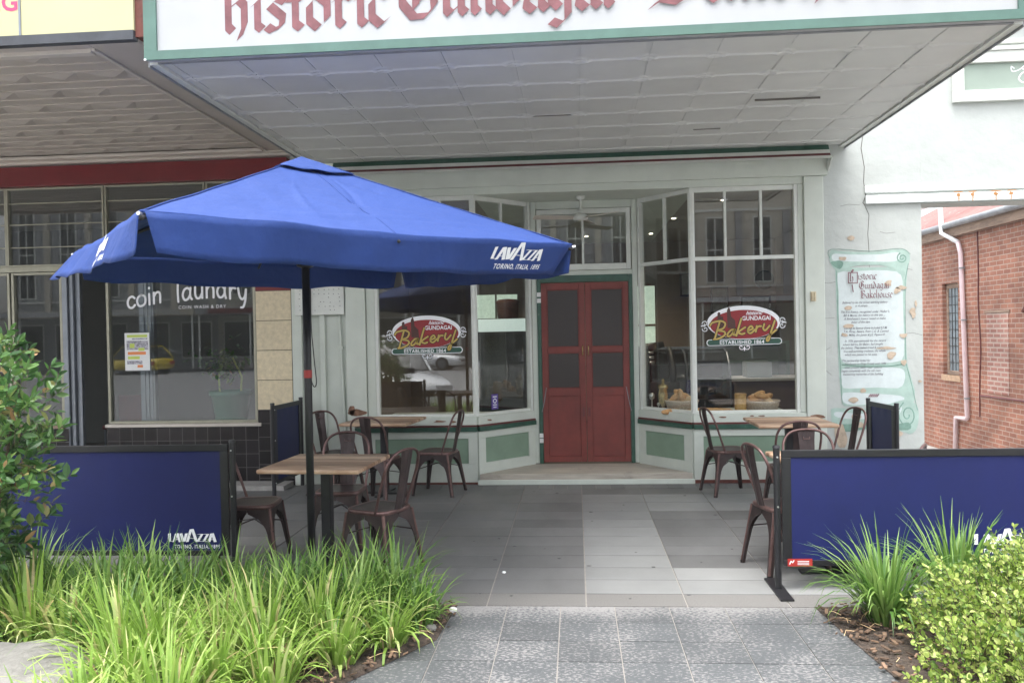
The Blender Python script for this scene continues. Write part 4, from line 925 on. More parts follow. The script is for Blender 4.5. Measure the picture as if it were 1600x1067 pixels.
# window words
mb = MB(); wf = lambda u, v, w: (u, F+.0345-w, v)
xx = -5.05
def wave(u): return 2.0+.16*(u+5.05) if u < -4.5 else 2.055+.05*math.sin((u+4.5)/.8*3.0)
for wd, x0, h in (('coin', -5.05, .125), ('laundry', -4.47, .135)):
    x = x0
    for ch in wd:
        adv, ss = RH[ch]
        for pl in ss: mb.pen([(x+u*h*1.0, wave(x+u*h)+v*h) for u, v in catmull(pl, 4)], .025, wf, step=.000008)
        x += adv*h*1.0+.012
mb.build('lettering', 'whiteprint', lw)
text('COIN WASH & DRY', .052, lambda u, v, w: (-4.45+u, F+.0345-w, 1.985+v), 'whiteprint', lw, space=1.25)
mb = MB(); mb.box(-3.85, -3.15, 8.55, 8.855, -.01, .05); mb.build('threshold_slab', 'concrete', lb)
# poster on the pane
ps = thing('poster', 'white poster with lime, orange and grey print on the laundry window', 'poster', (-4.94, F, 1.30))
mb = MB(); mb.box(-5.085, -4.795, F+.026, F+.028, 1.30, 1.725); mb.build('sheet', 'paper', ps)
mb = MB(); pf = lambda u, v, w: (-5.085+u*.29, F+.0255-w, 1.30+v*.425)
def R_(k, x0, x1, y0, y1, b=.0003): mb.m(k); mb.poly([pf(x0, y0, b), pf(x1, y0, b), pf(x1, y1, b), pf(x0, y1, b)])
R_(0, .1, .92, .88, .95); R_(1, .3, .92, .82, .86); R_(1, .08, .95, .55, .79); R_(0, .2, .4, .6, .72, .0006); R_(0, .55, .8, .52, .6, .0006); R_(2, .12, .85, .42, .5); R_(0, .12, .6, .3, .38); R_(1, .08, .7, .17, .26); R_(2, .5, .72, .08, .15)
mb.build('print', ['lime', 'printgrey', 'orange'], ps)
# potted plant, red tub, washer in the laundry
pt = thing('potted_plant', 'dark green plastic pot with leafy plant inside the laundry window', 'plant', (-4.0, 9.22, .64))
mb = MB(); mb.lathe([(.16, 0), (.17, .02), (.22, .34), (.245, .35), (.245, .40), (.22, .40), (.20, .36)], (-4.0, 9.22, .64), 24); mb.build('pot', 'potgreen', pt, smooth=True)
mb = MB()
for i in range(520):
    a = rnd.uniform(0, 6.3); r_ = abs(rnd.gauss(0, .16)); c = Vector((-4.05+r_*math.cos(a), 9.22+r_*math.sin(a), 1.35+rnd.gauss(0, .10)))
    d = Vector((rnd.uniform(-1, 1), rnd.uniform(-1, 1), rnd.uniform(-.8, .4))).normalized(); s = d.cross(Vector((0, 0, 1))).normalized()
    l = rnd.uniform(.05, .1); mb.poly([c, c+d*l*.5+s*l*.25, c+d*l, c+d*l*.5-s*l*.25])
mb.build('leaves', 'leafdark', pt)
mb = MB(); 
for x_ in (-.13, .12): mb.tube([(-4+x_, 9.22, 1.0), (-4+x_*1.1, 9.22, 1.2), (-4.02+x_*.4, 9.22, 1.42)], .012)
mb.build('stem', 'leafyellow', pt)
wm = thing('washing_machine', 'white front loading washing machine at the back of the dark laundry', 'appliance', (-3.85, 12.1, 0))
mb = MB(); mb.box(-4.2, -3.5, 11.8, 12.45, .02, 1.05); mb.build('cabinet', 'white', wm, bevel=.02)
mb = MB(); mb.lathe([(.24, 0), (.24, -.03), (.18, -.04), (.17, -.02)], (-3.85, 11.8, .62), 24, 'Y'); mb.build('door', 'carglass', wm)
mb = MB(); mb.box(-4.18, -3.52, 11.785, 11.799, .9, 1.03); mb.build('control_panel', 'applgrey', wm)
ch = thing('waiting_chair', 'low dark red chair just inside the laundry doorway', 'chair', (-6.4, 11.2, .02))
mb = MB(); mb.box(-6.65, -6.15, 11.0, 11.45, .40, .46); mb.box(-6.65, -6.15, 11.42, 11.46, .47, .85); mb.build('seat_shell', 'maroon', ch, bevel=.015)
mb = MB()
for x_ in (-6.62, -6.18):
    for y_ in (11.03, 11.42): mb.tube([(x_, y_, .02), (x_, y_, .40)], .012)
mb.build('legs', 'alum', ch)

# notice board, cable, conduit on the pier
nb = thing('notice_board', 'white board with rows of small dark holes high on the left pier', 'board', (-2.8, F-.03, 1.88))
mb = MB(); mb.box(-3.08, -2.53, F-.045, F-.031, 1.88, 2.40); mb.build('board', 'trimwhite', nb, bevel=.003)
mb = MB()
for i in range(7):
    for j_ in range(9):
        if rnd.random() < .7: mb.prism(blob(-3.02+.055*j_+rnd.uniform(-.01, .01), 1.93+.045*i+rnd.uniform(-.006, .006), .005, .004, 7, i*9+j_), flatY(0, 0, F-.0455), 0, .001)
mb.build('mark', 'ink', nb)
mb = MB(); mb.tube(catmull([(-2.94, F-.06, 2.6), (-2.95, F-.055, 1.9), (-2.94, F-.05, 1.55), (-2.935, F-.05, 1.28), (-2.89, F-.05, 1.10), (-2.855, F-.05, 1.14), (-2.875, F-.05, 1.4), (-2.90, F-.055, 1.85), (-2.885, F-.06, 2.6)], 5), .006, 6)
tag(mb.build('hanging_cable', 'ink', smooth=True), 'black cable hanging in a loop down the left pier', 'cable')
mb = MB(); mb.tube([(-2.60, F+.012, 1.9), (-2.585, F+.012, 1.5), (-2.545, F+.012, .1)], .014, 8); mb.box(-2.62, -2.56, F-.005, F+.028, 1.5, 1.53)
tag(mb.build('conduit', 'cream', smooth=False), 'thin painted conduit running down the pale pier beside the left shop window', 'pipe')
mb = MB(); mb.tube([(2.485, F-.05, 2.0), (2.487, F-.055, 1.92), (2.51, F-.055, 1.92), (2.512, F-.05, 2.0)], .006); mb.box(2.47, 2.525, F-.044, F-.031, 1.91, 2.01)
tag(mb.build('wall_bracket', 'creamtile'), 'small yellowed u shaped bracket on the right pilaster', 'bracket')

# ceiling fan in the door recess
cf = thing('ceiling_fan', 'cream ceiling fan hanging over the recessed red doors', 'fan', (.08, 9.2, 3.15))
mb = MB(); mb.lathe([(.055, 0), (.05, -.03), (.012, -.045), (.012, -.15), (.03, -.16), (.03, -.19)], (.08, 9.2, 3.149), 20); mb.build('rod', 'trimwhite', cf, smooth=True)
mb = MB(); mb.lathe([(.03, -.19), (.07, -.21), (.085, -.235), (.08, -.26), (.03, -.27)], (.08, 9.2, 3.149), 20); mb.build('motor', 'trimwhite', cf, smooth=True)
for k in range(3):
    a = R(75+120*k); d = Vector((math.cos(a), math.sin(a), 0)); n = Vector((-d.y, d.x, 0))
    pts = []
    for s, w_ in ((.08, .02), (.14, .045), (.52, .055), (.54, .04)):
        p = Vector((.08, 9.2, 2.905))+d*s; pts.append((p+n*w_+Vector((0, 0, .012)), p-n*w_-Vector((0, 0, .012))))
    mb = MB()
    for (a1, b1), (a2, b2) in zip(pts, pts[1:]):
        up = Vector((0, 0, .006)); mb.add([a1, b1, b2, a2, a1+up, b1+up, b2+up, a2+up], [(0, 3, 2, 1), (4, 5, 6, 7), (0, 1, 5, 4), (1, 2, 6, 5), (2, 3, 7, 6), (3, 0, 4, 7)])
    mb.build('blade', 'beigelight', cf)

# ================================================================== INSIDE THE BAKERY
fr = thing('drinks_fridge', 'tall dark drinks fridge with a lit white header inside the left window', 'fridge', (-.98, 11.2, .1))
mb = MB(); mb.box(-1.32, -.66, 11.0, 11.6, .1, 1.84); mb.build('cabinet', 'black', fr, bevel=.01)
mb = MB(); mb.box(-1.31, -.67, 10.985, 10.999, 1.66, 1.83); mb.build('lit_header', 'litheader', fr)
mb = MB(); mb.box(-1.28, -.70, 10.99, 10.998, .3, 1.62); mb.build('glass_door', 'carglass', fr)
mb = MB()
for z in (.5, .8, 1.1, 1.4):
    for i in range(7): mb.lathe([(.03, 0), (.032, .15), (.012, .2), (.012, .23)], (-1.22+.08*i, 10.955+.0, z), 8)
mb = MB(); mb.lathe([(.13, 0), (.145, .02), (.15, .20), (.165, .23), (.13, .26), (.03, .27)], (-.93, 11.3, 1.84), 20)
tag(mb.build('copper_pot', 'rust', smooth=True), 'brown lidded pot standing on top of the drinks fridge', 'pot')
bask_l = ['wide wicker basket of bread rolls behind the angled right window', 'wicker basket heaped with crusty loaves beside the woven cylinder']
for i, (x, y, sc) in enumerate([(1.18, 9.35, 1.0), (2.02, 9.15, 1.0)]):
    b = thing('bread_basket', bask_l[i], 'basket', (x, y, .70), 0, 'bread baskets in the window')
    mb = MB(); mb.lathe([(.14, 0), (.15, .01), (.185, .13), (.195, .14), (.19, .15), (.17, .14), (.13, .03)], (x, y, .70), 28); mb.build('wicker_bowl', 'wicker', b, smooth=True)
    for q in range(7):
        a = q*.9; cx, cy = x+.095*math.cos(a)*(q > 0), y+.075*math.sin(a)*(q > 0); cz = .84+.03*(q % 3)
        d = Vector((rnd.uniform(-1, 1), rnd.uniform(-.4, .4), rnd.uniform(.1, .6))).normalized()
        mb = MB(); mb.tube([Vector((cx, cy, cz))+d*t for t in (-.08, -.06, -.03, 0, .03, .06, .08)], [.008, .028, .037, .04, .037, .028, .008], 10); mb.build('loaf', 'bread' if q % 3 else 'breadpale', b, smooth=True)
mb = MB(); mb.lathe([(.06, 0), (.062, .01), (.062, .225), (.058, .23)], (1.78, 9.1, .70), 22); mb.lathe([(.064, .21), (.064, .228)], (1.78, 9.1, .70), 22)
tag(mb.build('woven_canister', 'breadwood', smooth=False), 'upright woven bamboo canister between the bread baskets', 'canister')
for i, (x, y, a, l) in enumerate([(1.40, 9.12, .05, .26), (1.42, 9.22, -.06, .3), (1.10, 9.2, .5, .2)]):
    mb = MB(); d = Vector((math.cos(a), math.sin(a), 0)); mb.tube([Vector((x, y, .735))+d*l*t for t in (-1, -.9, -.5, 0, .5, .9, 1)], [.006, .022, .032, .034, .032, .022, .006], 10)
    tag(mb.build('baguette', 'bread', smooth=True), ['front baguette lying on the right window shelf', 'long baguette lying behind another on the window shelf', 'short baguette lying aslant near the brass urn'][i], 'bread', 'baguettes on the window shelf')
mb = MB(); mb.lathe([(.055, 0), (.05, .02), (.02, .04), (.018, .07), (.05, .12), (.055, .20), (.045, .27), (.06, .28), (.055, .31), (.015, .33), (.015, .38)], (.98, 9.42, .70), 20)
tag(mb.build('brass_urn', 'brass', smooth=True), 'small brass urn standing on the shelf of the angled right window', 'urn')
for i, (x, z, s) in enumerate([(.86, .70, 1.0), (.93, .70, .5), (1.05, .70, .6)]):
    mb = MB(); mb.lathe([(.03*s, 0), (.01*s, .02*s), (.008*s, .14*s), (.03*s, .16*s), (.035*s, .20*s), (.01*s, .22*s)], (x, 9.50-.02*i, z), 14)
    tag(mb.build('silver_ornament', 'bolt', smooth=True), ['tall thin silver ornament left of the brass urn', 'squat silver knob left of the urn foot', 'small silver knob right of the urn foot'][i], 'ornament')
dc = thing('display_cabinet', 'curved glass cake display cabinet with black frame behind the right window', 'cabinet', (1.3, 10.8, .1))
mb = MB(); mb.box(.85, 1.95, 10.5, 11.2, .1, .75); mb.box(.85, 1.95, 11.15, 11.2, .75, 1.35); mb.build('base', 'black', dc)
mb = MB()
pr = [(10.5, .76), (10.52, 1.0), (10.6, 1.2), (10.75, 1.33), (10.95, 1.38)]
for (y0, z0), (y1, z1) in zip(pr, pr[1:]): mb.add([(.87, y0, z0), (1.93, y0, z0), (1.93, y1, z1), (.87, y1, z1)], [(0, 1, 2, 3)])
g = mb.build('curved_glass', 'glassdark', dc); sm = g.modifiers.new('solid', 'SOLIDIFY'); sm.thickness = .006
mb = MB()
for x_ in (1.40, 1.94): mb.tube([(x_, y, z) for y, z in pr], .012)
mb.box(.85, 1.95, 10.9, 11.19, 1.385, 1.41); mb.build('frame_rib', 'alum', dc)
mb = MB(); 
for z in (.98, 1.18): mb.box(.9, 1.9, 10.7, 11.14, z, z+.012)
mb.build('shelf', 'white', dc)
mb = MB(); mb.tube([(.88, y-.02, z) for y, z in pr], .075, 10); mb.tube([(1.22, y-.01, z) for y, z in pr], .045, 10); mb.box(.84, 1.30, 10.44, 10.52, .7, .98); mb.tube([(1.15, 10.95, 1.44), (.92, 10.9, 1.40), (.80, 10.75, 1.22), (.74, 10.6, .95), (.72, 10.55, .7)], [.05, .07, .085, .085, .07], 12)
mb.build('end_hood', 'black', dc, smooth=True)
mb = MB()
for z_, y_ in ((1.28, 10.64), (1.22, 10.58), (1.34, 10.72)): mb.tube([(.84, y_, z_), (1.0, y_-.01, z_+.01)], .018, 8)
mb.build('hood_highlight', 'bolt', dc, smooth=True)  # bright metal rods added as silver highlights on the black hood
hu = thing('green_hutch', 'green painted hutch with shelves against the back of the shop', 'cabinet', (2.6, 12.2, .1))
mb = MB(); mb.box(1.95, 2.0, 12, 12.5, .1, 1.45); mb.box(3.0, 3.05, 12, 12.5, .1, 1.45); mb.box(2.0, 3.0, 12.45, 12.5, .1, 1.45)
for z in (.9, 1.15, 1.41): mb.box(2.0, 3.0, 12.02, 12.44, z, z+.03)
mb.build('carcass', 'hutchgreen', hu)
ct = thing('serving_counter', 'white topped serving counter in front of the green hutch', 'counter', (2.3, 10.9, .1))
mb = MB(); mb.box(1.98, 3.2, 10.7, 11.3, .96, 1.0); mb.build('worktop', 'white', ct); mb = MB(); mb.box(2.02, 3.18, 10.74, 11.28, .1, .96); mb.build('carcass', 'room', ct)
mb = MB(); mb.box(2.2, 2.52, 10.8, 11.1, 1.0, 1.2); tag(mb.build('counter_box', 'applgrey', bevel=.01), 'pale blue grey box standing on the serving counter', 'box')
mb = MB(); mb.lathe([(.001, 0), (.13, 0), (.16, .02), (.165, .04), (.14, .045), (.13, .02), (.12, .018)], (3.2, 14.13, 2.45), 28, 'Y')
mb.v = [(x, y-.02, z) for x, y, z in mb.v]
tag(mb.build('wall_clock', 'ink'), 'round dark rimmed clock on the back wall of the shop', 'clock')
for i, (x, z, w_, h_) in enumerate([(1.9, 2.2, .22, .4), (3.05, 1.88, .5, .3), (2.45, 1.9, .3, .45)]):
    pfm = thing('picture_frame', ['tall narrow dark picture frame on the shop back wall', 'wide framed print above the hutch', 'middle framed picture behind the right logo'][i], 'picture', (x, 14.1, z), 0, 'framed pictures on the back wall')
    mb = MB(); mb.box(x-w_/2, x+w_/2, 14.15, 14.19, z, z+.03); mb.box(x-w_/2, x+w_/2, 14.15, 14.19, z+h_-.03, z+h_); mb.box(x-w_/2, x-w_/2+.03, 14.15, 14.19, z+.03, z+h_-.03); mb.box(x+w_/2-.03, x+w_/2, 14.15, 14.19, z+.03, z+h_-.03); mb.build('frame', 'ink', pfm)
    mb = MB(); mb.box(x-w_/2+.03, x+w_/2-.03, 14.17, 14.19, z+.03, z+h_-.03); mb.build('print', 'picture', pfm)
mb = MB(); mb.box(-1.0, -.91, F+.3, F+.302, .74, .90)
mb = MB()
A_ = Vector((ML, F, 0)); B_ = Vector((DL, DY, 0)); D_ = (B_-A_).normalized(); N_ = Vector((-D_.y, D_.x, 0))
def af(u, v, w): p = A_+D_*u+N_*(.049)-N_*w; return (p.x, p.y, v)
st_ = thing('window_sticker', 'small purple and white sticker low on the angled left window', 'sticker', af(.3, .78, 0))
mb = MB(); mb.prism([(.25, .79), (.35, .79), (.35, .96), (.25, .96)], af, .0003, .0013); mb.build('sheet', 'purple', st_)
mb = MB(); mb.pen([(.275, .93), (.325, .93)], .012, af, base=.0016); mb.pen(catmull([(.30, .91), (.275, .885), (.30, .86), (.325, .885), (.30, .91)], 4), .010, af, base=.0016); mb.pen([(.275, .84), (.325, .84)], .01, af, base=.0016); mb.pen([(.28, .815), (.32, .815)], .01, af, base=.0016); mb.build('print', 'whiteprint', st_)

# ================================================================== BRICK BUILDING BEHIND THE GATEWAY
bb = thing('brick_building', 'red brick building with rusty red roof behind the side gateway', 'building', (7.5, 15, 0))
BX = 7.5
mb = MB(); mb.m(0)
def seg(y0, y1, z0, z1): mb.box(BX, BX+.25, y0, y1, z0, z1)
seg(9.25, 16.72, -1.1, 3.4); seg(16.72, 17.42, -1.1, .62); seg(16.72, 17.42, 2.46, 3.4); seg(17.42, 22, -1.1, 3.4)
mb.build('wall', 'brick', bb)
mb = MB(); mb.box(BX-.01, BX, 14.85, 15.6, .38, 1.82); mb.build('bricked_opening', 'brickpatch', bb)
mb = MB(); mb.box(BX-.02, BX, 14.8, 15.65, 1.83, 1.87); mb.build('lintel', 'weatherwood', bb)
mb = MB(); mb.box(BX-.015, BX+.1, 16.66, 17.48, .50, .62); 
sl_ = mb.build('window_sill', 'brickcream', bb)
mb = MB(); mb.box(BX+.08, BX+.13, 16.72, 16.80, .62, 2.46); mb.box(BX+.08, BX+.13, 17.34, 17.42, .62, 2.46); mb.box(BX+.08, BX+.13, 16.80, 17.34, 2.36, 2.46); mb.box(BX+.08, BX+.13, 16.80, 17.34, .62, .70)
w_ = mb.build('window', 'weatherwood', bb)
mb = MB(); mb.box(BX+.10, BX+.11, 16.8, 17.34, .7, 2.36); mb.build('pane', 'leadglass', w_)
mb = MB()
for i in range(1, 4): mb.box(BX+.09, BX+.099, 16.8+.135*i-.006, 16.8+.135*i+.006, .7, 2.36)
for i in range(1, 10): mb.box(BX+.0895, BX+.0992, 16.8, 17.34, .7+.166*i-.006, .7+.166*i+.006)
mb.build('lead_bars', 'ink', w_)
mb = MB(); mb.box(BX-.10, BX-.06, 9.25, 22, 3.36, 3.56); mb.box(BX-.06, BX+.1, 9.25, 22, 3.401, 3.43); mb.build('fascia_board', 'weatherwood', bb)
mb = MB(); mb.tube([(BX-.16, 9.25, 3.58), (BX-.16, 22, 3.58)], .06, 10); mb.build('gutter', 'flash', bb, smooth=True)
mb = MB(); n_ = 196
vs = []; 
for i in range(n_+1):
    y = 9.25+12.75*i/n_; dz = .018*math.sin(i*math.pi/2)
    vs += [(BX-.14, y, 3.60+dz), (BX+3.2, y, 5.3+dz)]
mb.add(vs, [(2*i, 2*i+1, 2*i+3, 2*i+2) for i in range(n_)])
ro = mb.build('roof', 'roofred', bb); sm = ro.modifiers.new('solid', 'SOLIDIFY'); sm.thickness = .02
mb = MB(); mb.tube([(BX-.02, 14.0, 2.1), (BX-.10, 13.2, 2.75)], .04, 6); mb.tube([(BX-.02, 14.35, 1.83), (BX-.05, 13.9, 2.15)], .035, 6); mb.build('iron_strut', 'rust', bb)
mb = MB(); mb.tube(catmull([(BX-.012, 15.9, 3.35), (BX-.012, 15.88, 2.6), (BX-.012, 15.9, 2.0), (BX-.012, 15.83, 1.2), (BX-.012, 15.88, .6), (BX-.012, 15.9, -.1)], 4), .012, 5)
mb.tube([(BX-.015, 15.85, .30), (BX-.015, 14.6, .32), (BX-.015, 12, .35)], .018, 6); mb.build('wall_cable', 'maroon', bb)
dp = thing('downpipe', 'pinkish white plastic downpipe jogging down the brick wall', 'pipe', (BX-.06, 16.4, 0))
mb = MB(); mb.tube([(BX-.20, 17.0, 4.15), (BX-.20, 16.95, 3.45), (BX-.09, 16.5, 3.22)], .045, 8); mb.build('upper_pipe', 'pipewhite', dp, smooth=True)
mb = MB(); mb.tube([(BX-.09, 16.5, 3.22), (BX-.06, 16.46, 3.0), (BX-.06, 16.28, -.15), (BX-.06, 16.32, -.18), (BX-.06, 16.75, -.2), (BX-.06, 16.82, -1.0)], .045, 8); mb.build('lower_pipe', 'pipe', dp, smooth=True)
mb = MB()
for z in (2.7, 1.7, .2): mb.tube([(BX-.06, 16.43-(2.9-z)*.055, z), (BX-.06, 16.43-(2.9-z)*.055, z+.03)], .052, 8)
mb.build('pipe_clip', 'flash', dp)
mb = MB(); mb.tube([(BX-.5, 18.4, 4.0), (BX+1.0, 17.0, 4.55)], .07, 6); mb.tube([(BX-.7, 18.8, 4.3), (BX+.6, 18.0, 4.75)], .05, 6); tag(mb.build('roof_flashing', 'pipewhite'), 'white slanting flashing pipes at the end of the rusty roof', 'pipe')

mb = MB()
for i in range(30): mb.box(3.4+.14*i, 3.53+.14*i, 22.0, 22.03, -1.0, 1.3+.03*(i % 3))
fe = mb.build('paling_fence', 'weatherwood'); tag(fe, 'weathered timber paling fence closing the lane beyond the brick building', 'fence')
# ================================================================== CAFE CHAIRS
def make_chair():
    t = thing('cafe_chair', 'x', 'chair', (0, 0, 0), 0, 'copper metal cafe chairs on the footpath')
    hs_ = .178     # half seat
    # seat pan: rounded square with rolled edge, slightly dished
    mb = MB(); n = 32
    def ring(h, z, rr=.05, sx=1):
        out = []
        for i in range(n):
            a = 2*math.pi*(i+.5)/n; c, s_ = math.cos(a), math.sin(a); p = 5
            k_ = (abs(c)**p+abs(s_)**p)**(-1/p); out.append((h*k_*c, h*k_*s_, z))
        return out
    rings = [ring(.06, .437), ring(.12, .438), ring(.155, .442), ring(.172, .446), ring(hs_, .440), ring(hs_+.002, .425), ring(hs_-.002, .415)]
    for r_ in rings: mb.v += r_
    for i in range(len(rings)-1):
        for k in range(n): mb.f.append((i*n+k, (i+1)*n+k, (i+1)*n+(k+1) % n, i*n+(k+1) % n)); mb.mi.append(0 if i < 2 else 1)
    mb.f.append(tuple(range(n))); mb.mi.append(0)
    i0 = len(mb.v); mb.v += [(x, y, .43) for x, y, z in ring(hs_-.004, 0)]; mb.f.append(tuple(i0+k for k in range(n))[::-1]); mb.mi.append(0)
    mb.build('seat', ['copper', 'copperedge'], t, smooth=True)
    # each pressed leg: two flared flanges meeting at a corner and a rib down the middle
    for sx in (-1, 1):
        for sy in (-1, 1):
            mb = MB(); N = 12
            cor, ina, inb = [], [], []
            for i in range(N+1):
                s_ = i/N; z = .418*(1-s_)+.0*s_
                spread = .165+.055*s_ + (.012*s_ if sx < 0 else 0)
                cx, cy = sx*spread, sy*(.165+.045*s_)
                w = .028+.135*max(0, 1-s_*2.1)**2.4 + .022*(1-s_)
                if s_ < .1: w = .164
                cor.append((cx, cy, z)); ina.append((cx-sx*min(w, .1655), cy, z)); inb.append((cx, cy-sy*min(w, .1655), z))
            th = .006
            for i in range(N):
                for L1, off in ((ina, (0, -sy*th)), (inb, (-sx*th, 0))):
                    q = [cor[i], cor[i+1], L1[i+1], L1[i]]; q2 = [(a+off[0], b+off[1], c) for a, b, c in q]
                    mb.m(0); mb.add(q+q2, [(0, 1, 2, 3), (7, 6, 5, 4), (0, 4, 5, 1), (1, 5, 6, 2), (2, 6, 7, 3), (3, 7, 4, 0)])
            # rolled corner bead
            mb.m(1); mb.tube([(c[0]-sx*.006, c[1]-sy*.006, c[2]+.0) for c in cor], [.013-.003*i/N for i in range(N+1)], 8)
            mb.m(0); mb.tube([(c[0]-sx*(.016), c[1]-sy*(.016), c[2]) for c in cor[3:]], [.012-.002*i/N for i in range(N-2)], 6)
            e = cor[-1]; mb.m(2); mb.lathe([(.014, -.001), (.015, .018)], (e[0]-sx*.010, e[1]-sy*.010, 0), 8)
            mb.build('leg', ['copper', 'copperedge', 'ink'], t)
    mb = MB()
    for sg in (-1, 1): mb.tube([(-.19, -.185*sg, .26), (0, 0, .315), (.19, .185*sg, .26)], .005, 6)
    mb.build('stretcher', 'copper', t, smooth=True)
    # back arch and splat
    path = [(-.10, -.172, .425), (-.125, -.176, .50), (-.16, -.184, .60), (-.195, -.186, .70), (-.218, -.176, .765), (-.236, -.14, .82), (-.247, -.08, .848), (-.25, 0, .856)]
    path += [(x, -y, z) for x, y, z in path[-2::-1]]
    mb = MB(); mb.tube(catmull(path, 3), .0105, 8); mb.build('back_frame', 'copperedge', t, smooth=True)
    mb = MB(); sp = [(-.172, .440), (-.185, .50), (-.205, .60), (-.225, .70), (-.241, .78), (-.251, .85)]
    ws = [.052, .050, .050, .054, .058, .064]
    for i in range(len(sp)-1):
        for j_ in range(4):
            def pt(ii, jj): 
                u = (jj/4*2-1); return (sp[ii][0]-.012*(1-u*u)+(.006 if jj in (1, 3) else 0), u*ws[ii], sp[ii][1])
            a, b, c, d = pt(i, j_), pt(i, j_+1), pt(i+1, j_+1), pt(i+1, j_)
            mb.add([a, b, c, d]+[(q[0]-.004, q[1], q[2]) for q in (a, b, c, d)], [(0, 1, 2, 3), (7, 6, 5, 4), (0, 4, 5, 1), (1, 5, 6, 2), (2, 6, 7, 3), (3, 7, 4, 0)])
    mb.build('backrest', 'copper', t)
    mb = MB(); mb.tube([(-.243, -.022, .80), (-.238, -.024, .785), (-.238, .024, .785), (-.243, .022, .80)], .003, 6); mb.build('hand_slot_rim', 'copperedge', t)
    return t
chairs = [
 (-2.38, 5.84, 5, 'copper metal chair beside the end post of the left blue barrier'),
 (-1.87, 6.33, -88, 'copper metal chair on the shop side of the table beside the parasol pole'),
 (-1.40, 5.66, 155, 'copper metal chair nearest the bright green grass with its feet in the leaves'),
 (-2.50, 8.30, -35, 'copper metal chair in the corner by the small left barrier against the pier'),
 (-1.97, 7.98, 74, 'copper metal chair with its back to the street at the far left table'),
 (-1.44, 8.38, 168, 'copper metal chair under the left shop window logo facing the laundry side'),
 (1.50, 8.32, 12, 'copper metal chair in front of the right window, left of the far right table'),
 (1.84, 7.22, 92, 'copper metal chair seen from behind at the far right table'),
 (1.74, 6.18, -92, 'copper metal chair rising just over the top rail of the right blue barrier'),
 (1.40, 5.70, 14, 'copper metal chair tucked against the end post of the right blue barrier'),
 (2.44, 8.02, 196, 'copper metal chair in front of the painted scroll'),
 (2.04, 5.66, 150, 'copper metal chair mostly hidden behind the right barrier, only its curved top showing')]
c0 = make_chair()
for i, (x, y, a, lab) in enumerate(chairs):
    if i == 0: first = (x, y, a, lab); continue
    dup(c0, (x, y, 0), R(a), lab)
c0.location = (first[0], first[1], 0); c0.rotation_euler = (0, 0, R(first[2])); c0['label'] = first[3]

# ================================================================== TABLES
def make_table():
    t = thing('cafe_table', 'x', 'table', (0, 0, 0), 0, 'square timber topped cafe tables')
    mb = MB(); h = .355; pts = []
    mb.add([(-h, -h, .735), (h, -h, .735), (h, h, .735), (-h, h, .735), (-h, -h, .765), (h, -h, .765), (h, h, .765), (-h, h, .765)], [(0, 3, 2, 1), (4, 5, 6, 7), (0, 1, 5, 4), (1, 2, 6, 5), (2, 3, 7, 6), (3, 0, 4, 7)])
    mb.build('tabletop', 'wood', t, bevel=.010)
    mb = MB(); mb.box(-.034, .034, -.034, .034, .02, .715); mb.box(-.17, .17, -.17, .17, .716, .734); mb.build('pedestal', 'black', t, bevel=.004)
    mb = MB(); mb.box(-.24, .24, -.035, .035, .004, .022); mb.box(-.035, .035, -.24, -.0352, .004, .022); mb.box(-.035, .035, .0352, .24, .004, .022); mb.build('base', 'black', t, bevel=.004)
    return t
tabs = [(-1.76, 5.62, -4, 'timber topped square table pierced in view by the parasol pole'), (-2.0, 8.36, -6, 'timber topped square table by the left shop window under the parasol'),
        (1.98, 7.86, 0, 'timber topped square table below the right shop window'), (1.70, 5.60, 4, 'timber topped table mostly hidden behind the right blue barrier')]
t0 = make_table()
for x, y, a, lab in tabs[1:]: dup(t0, (x, y, 0), R(a), lab)
t0.location = (tabs[0][0], tabs[0][1], 0); t0.rotation_euler = (0, 0, R(tabs[0][2])); t0['label'] = tabs[0][3]

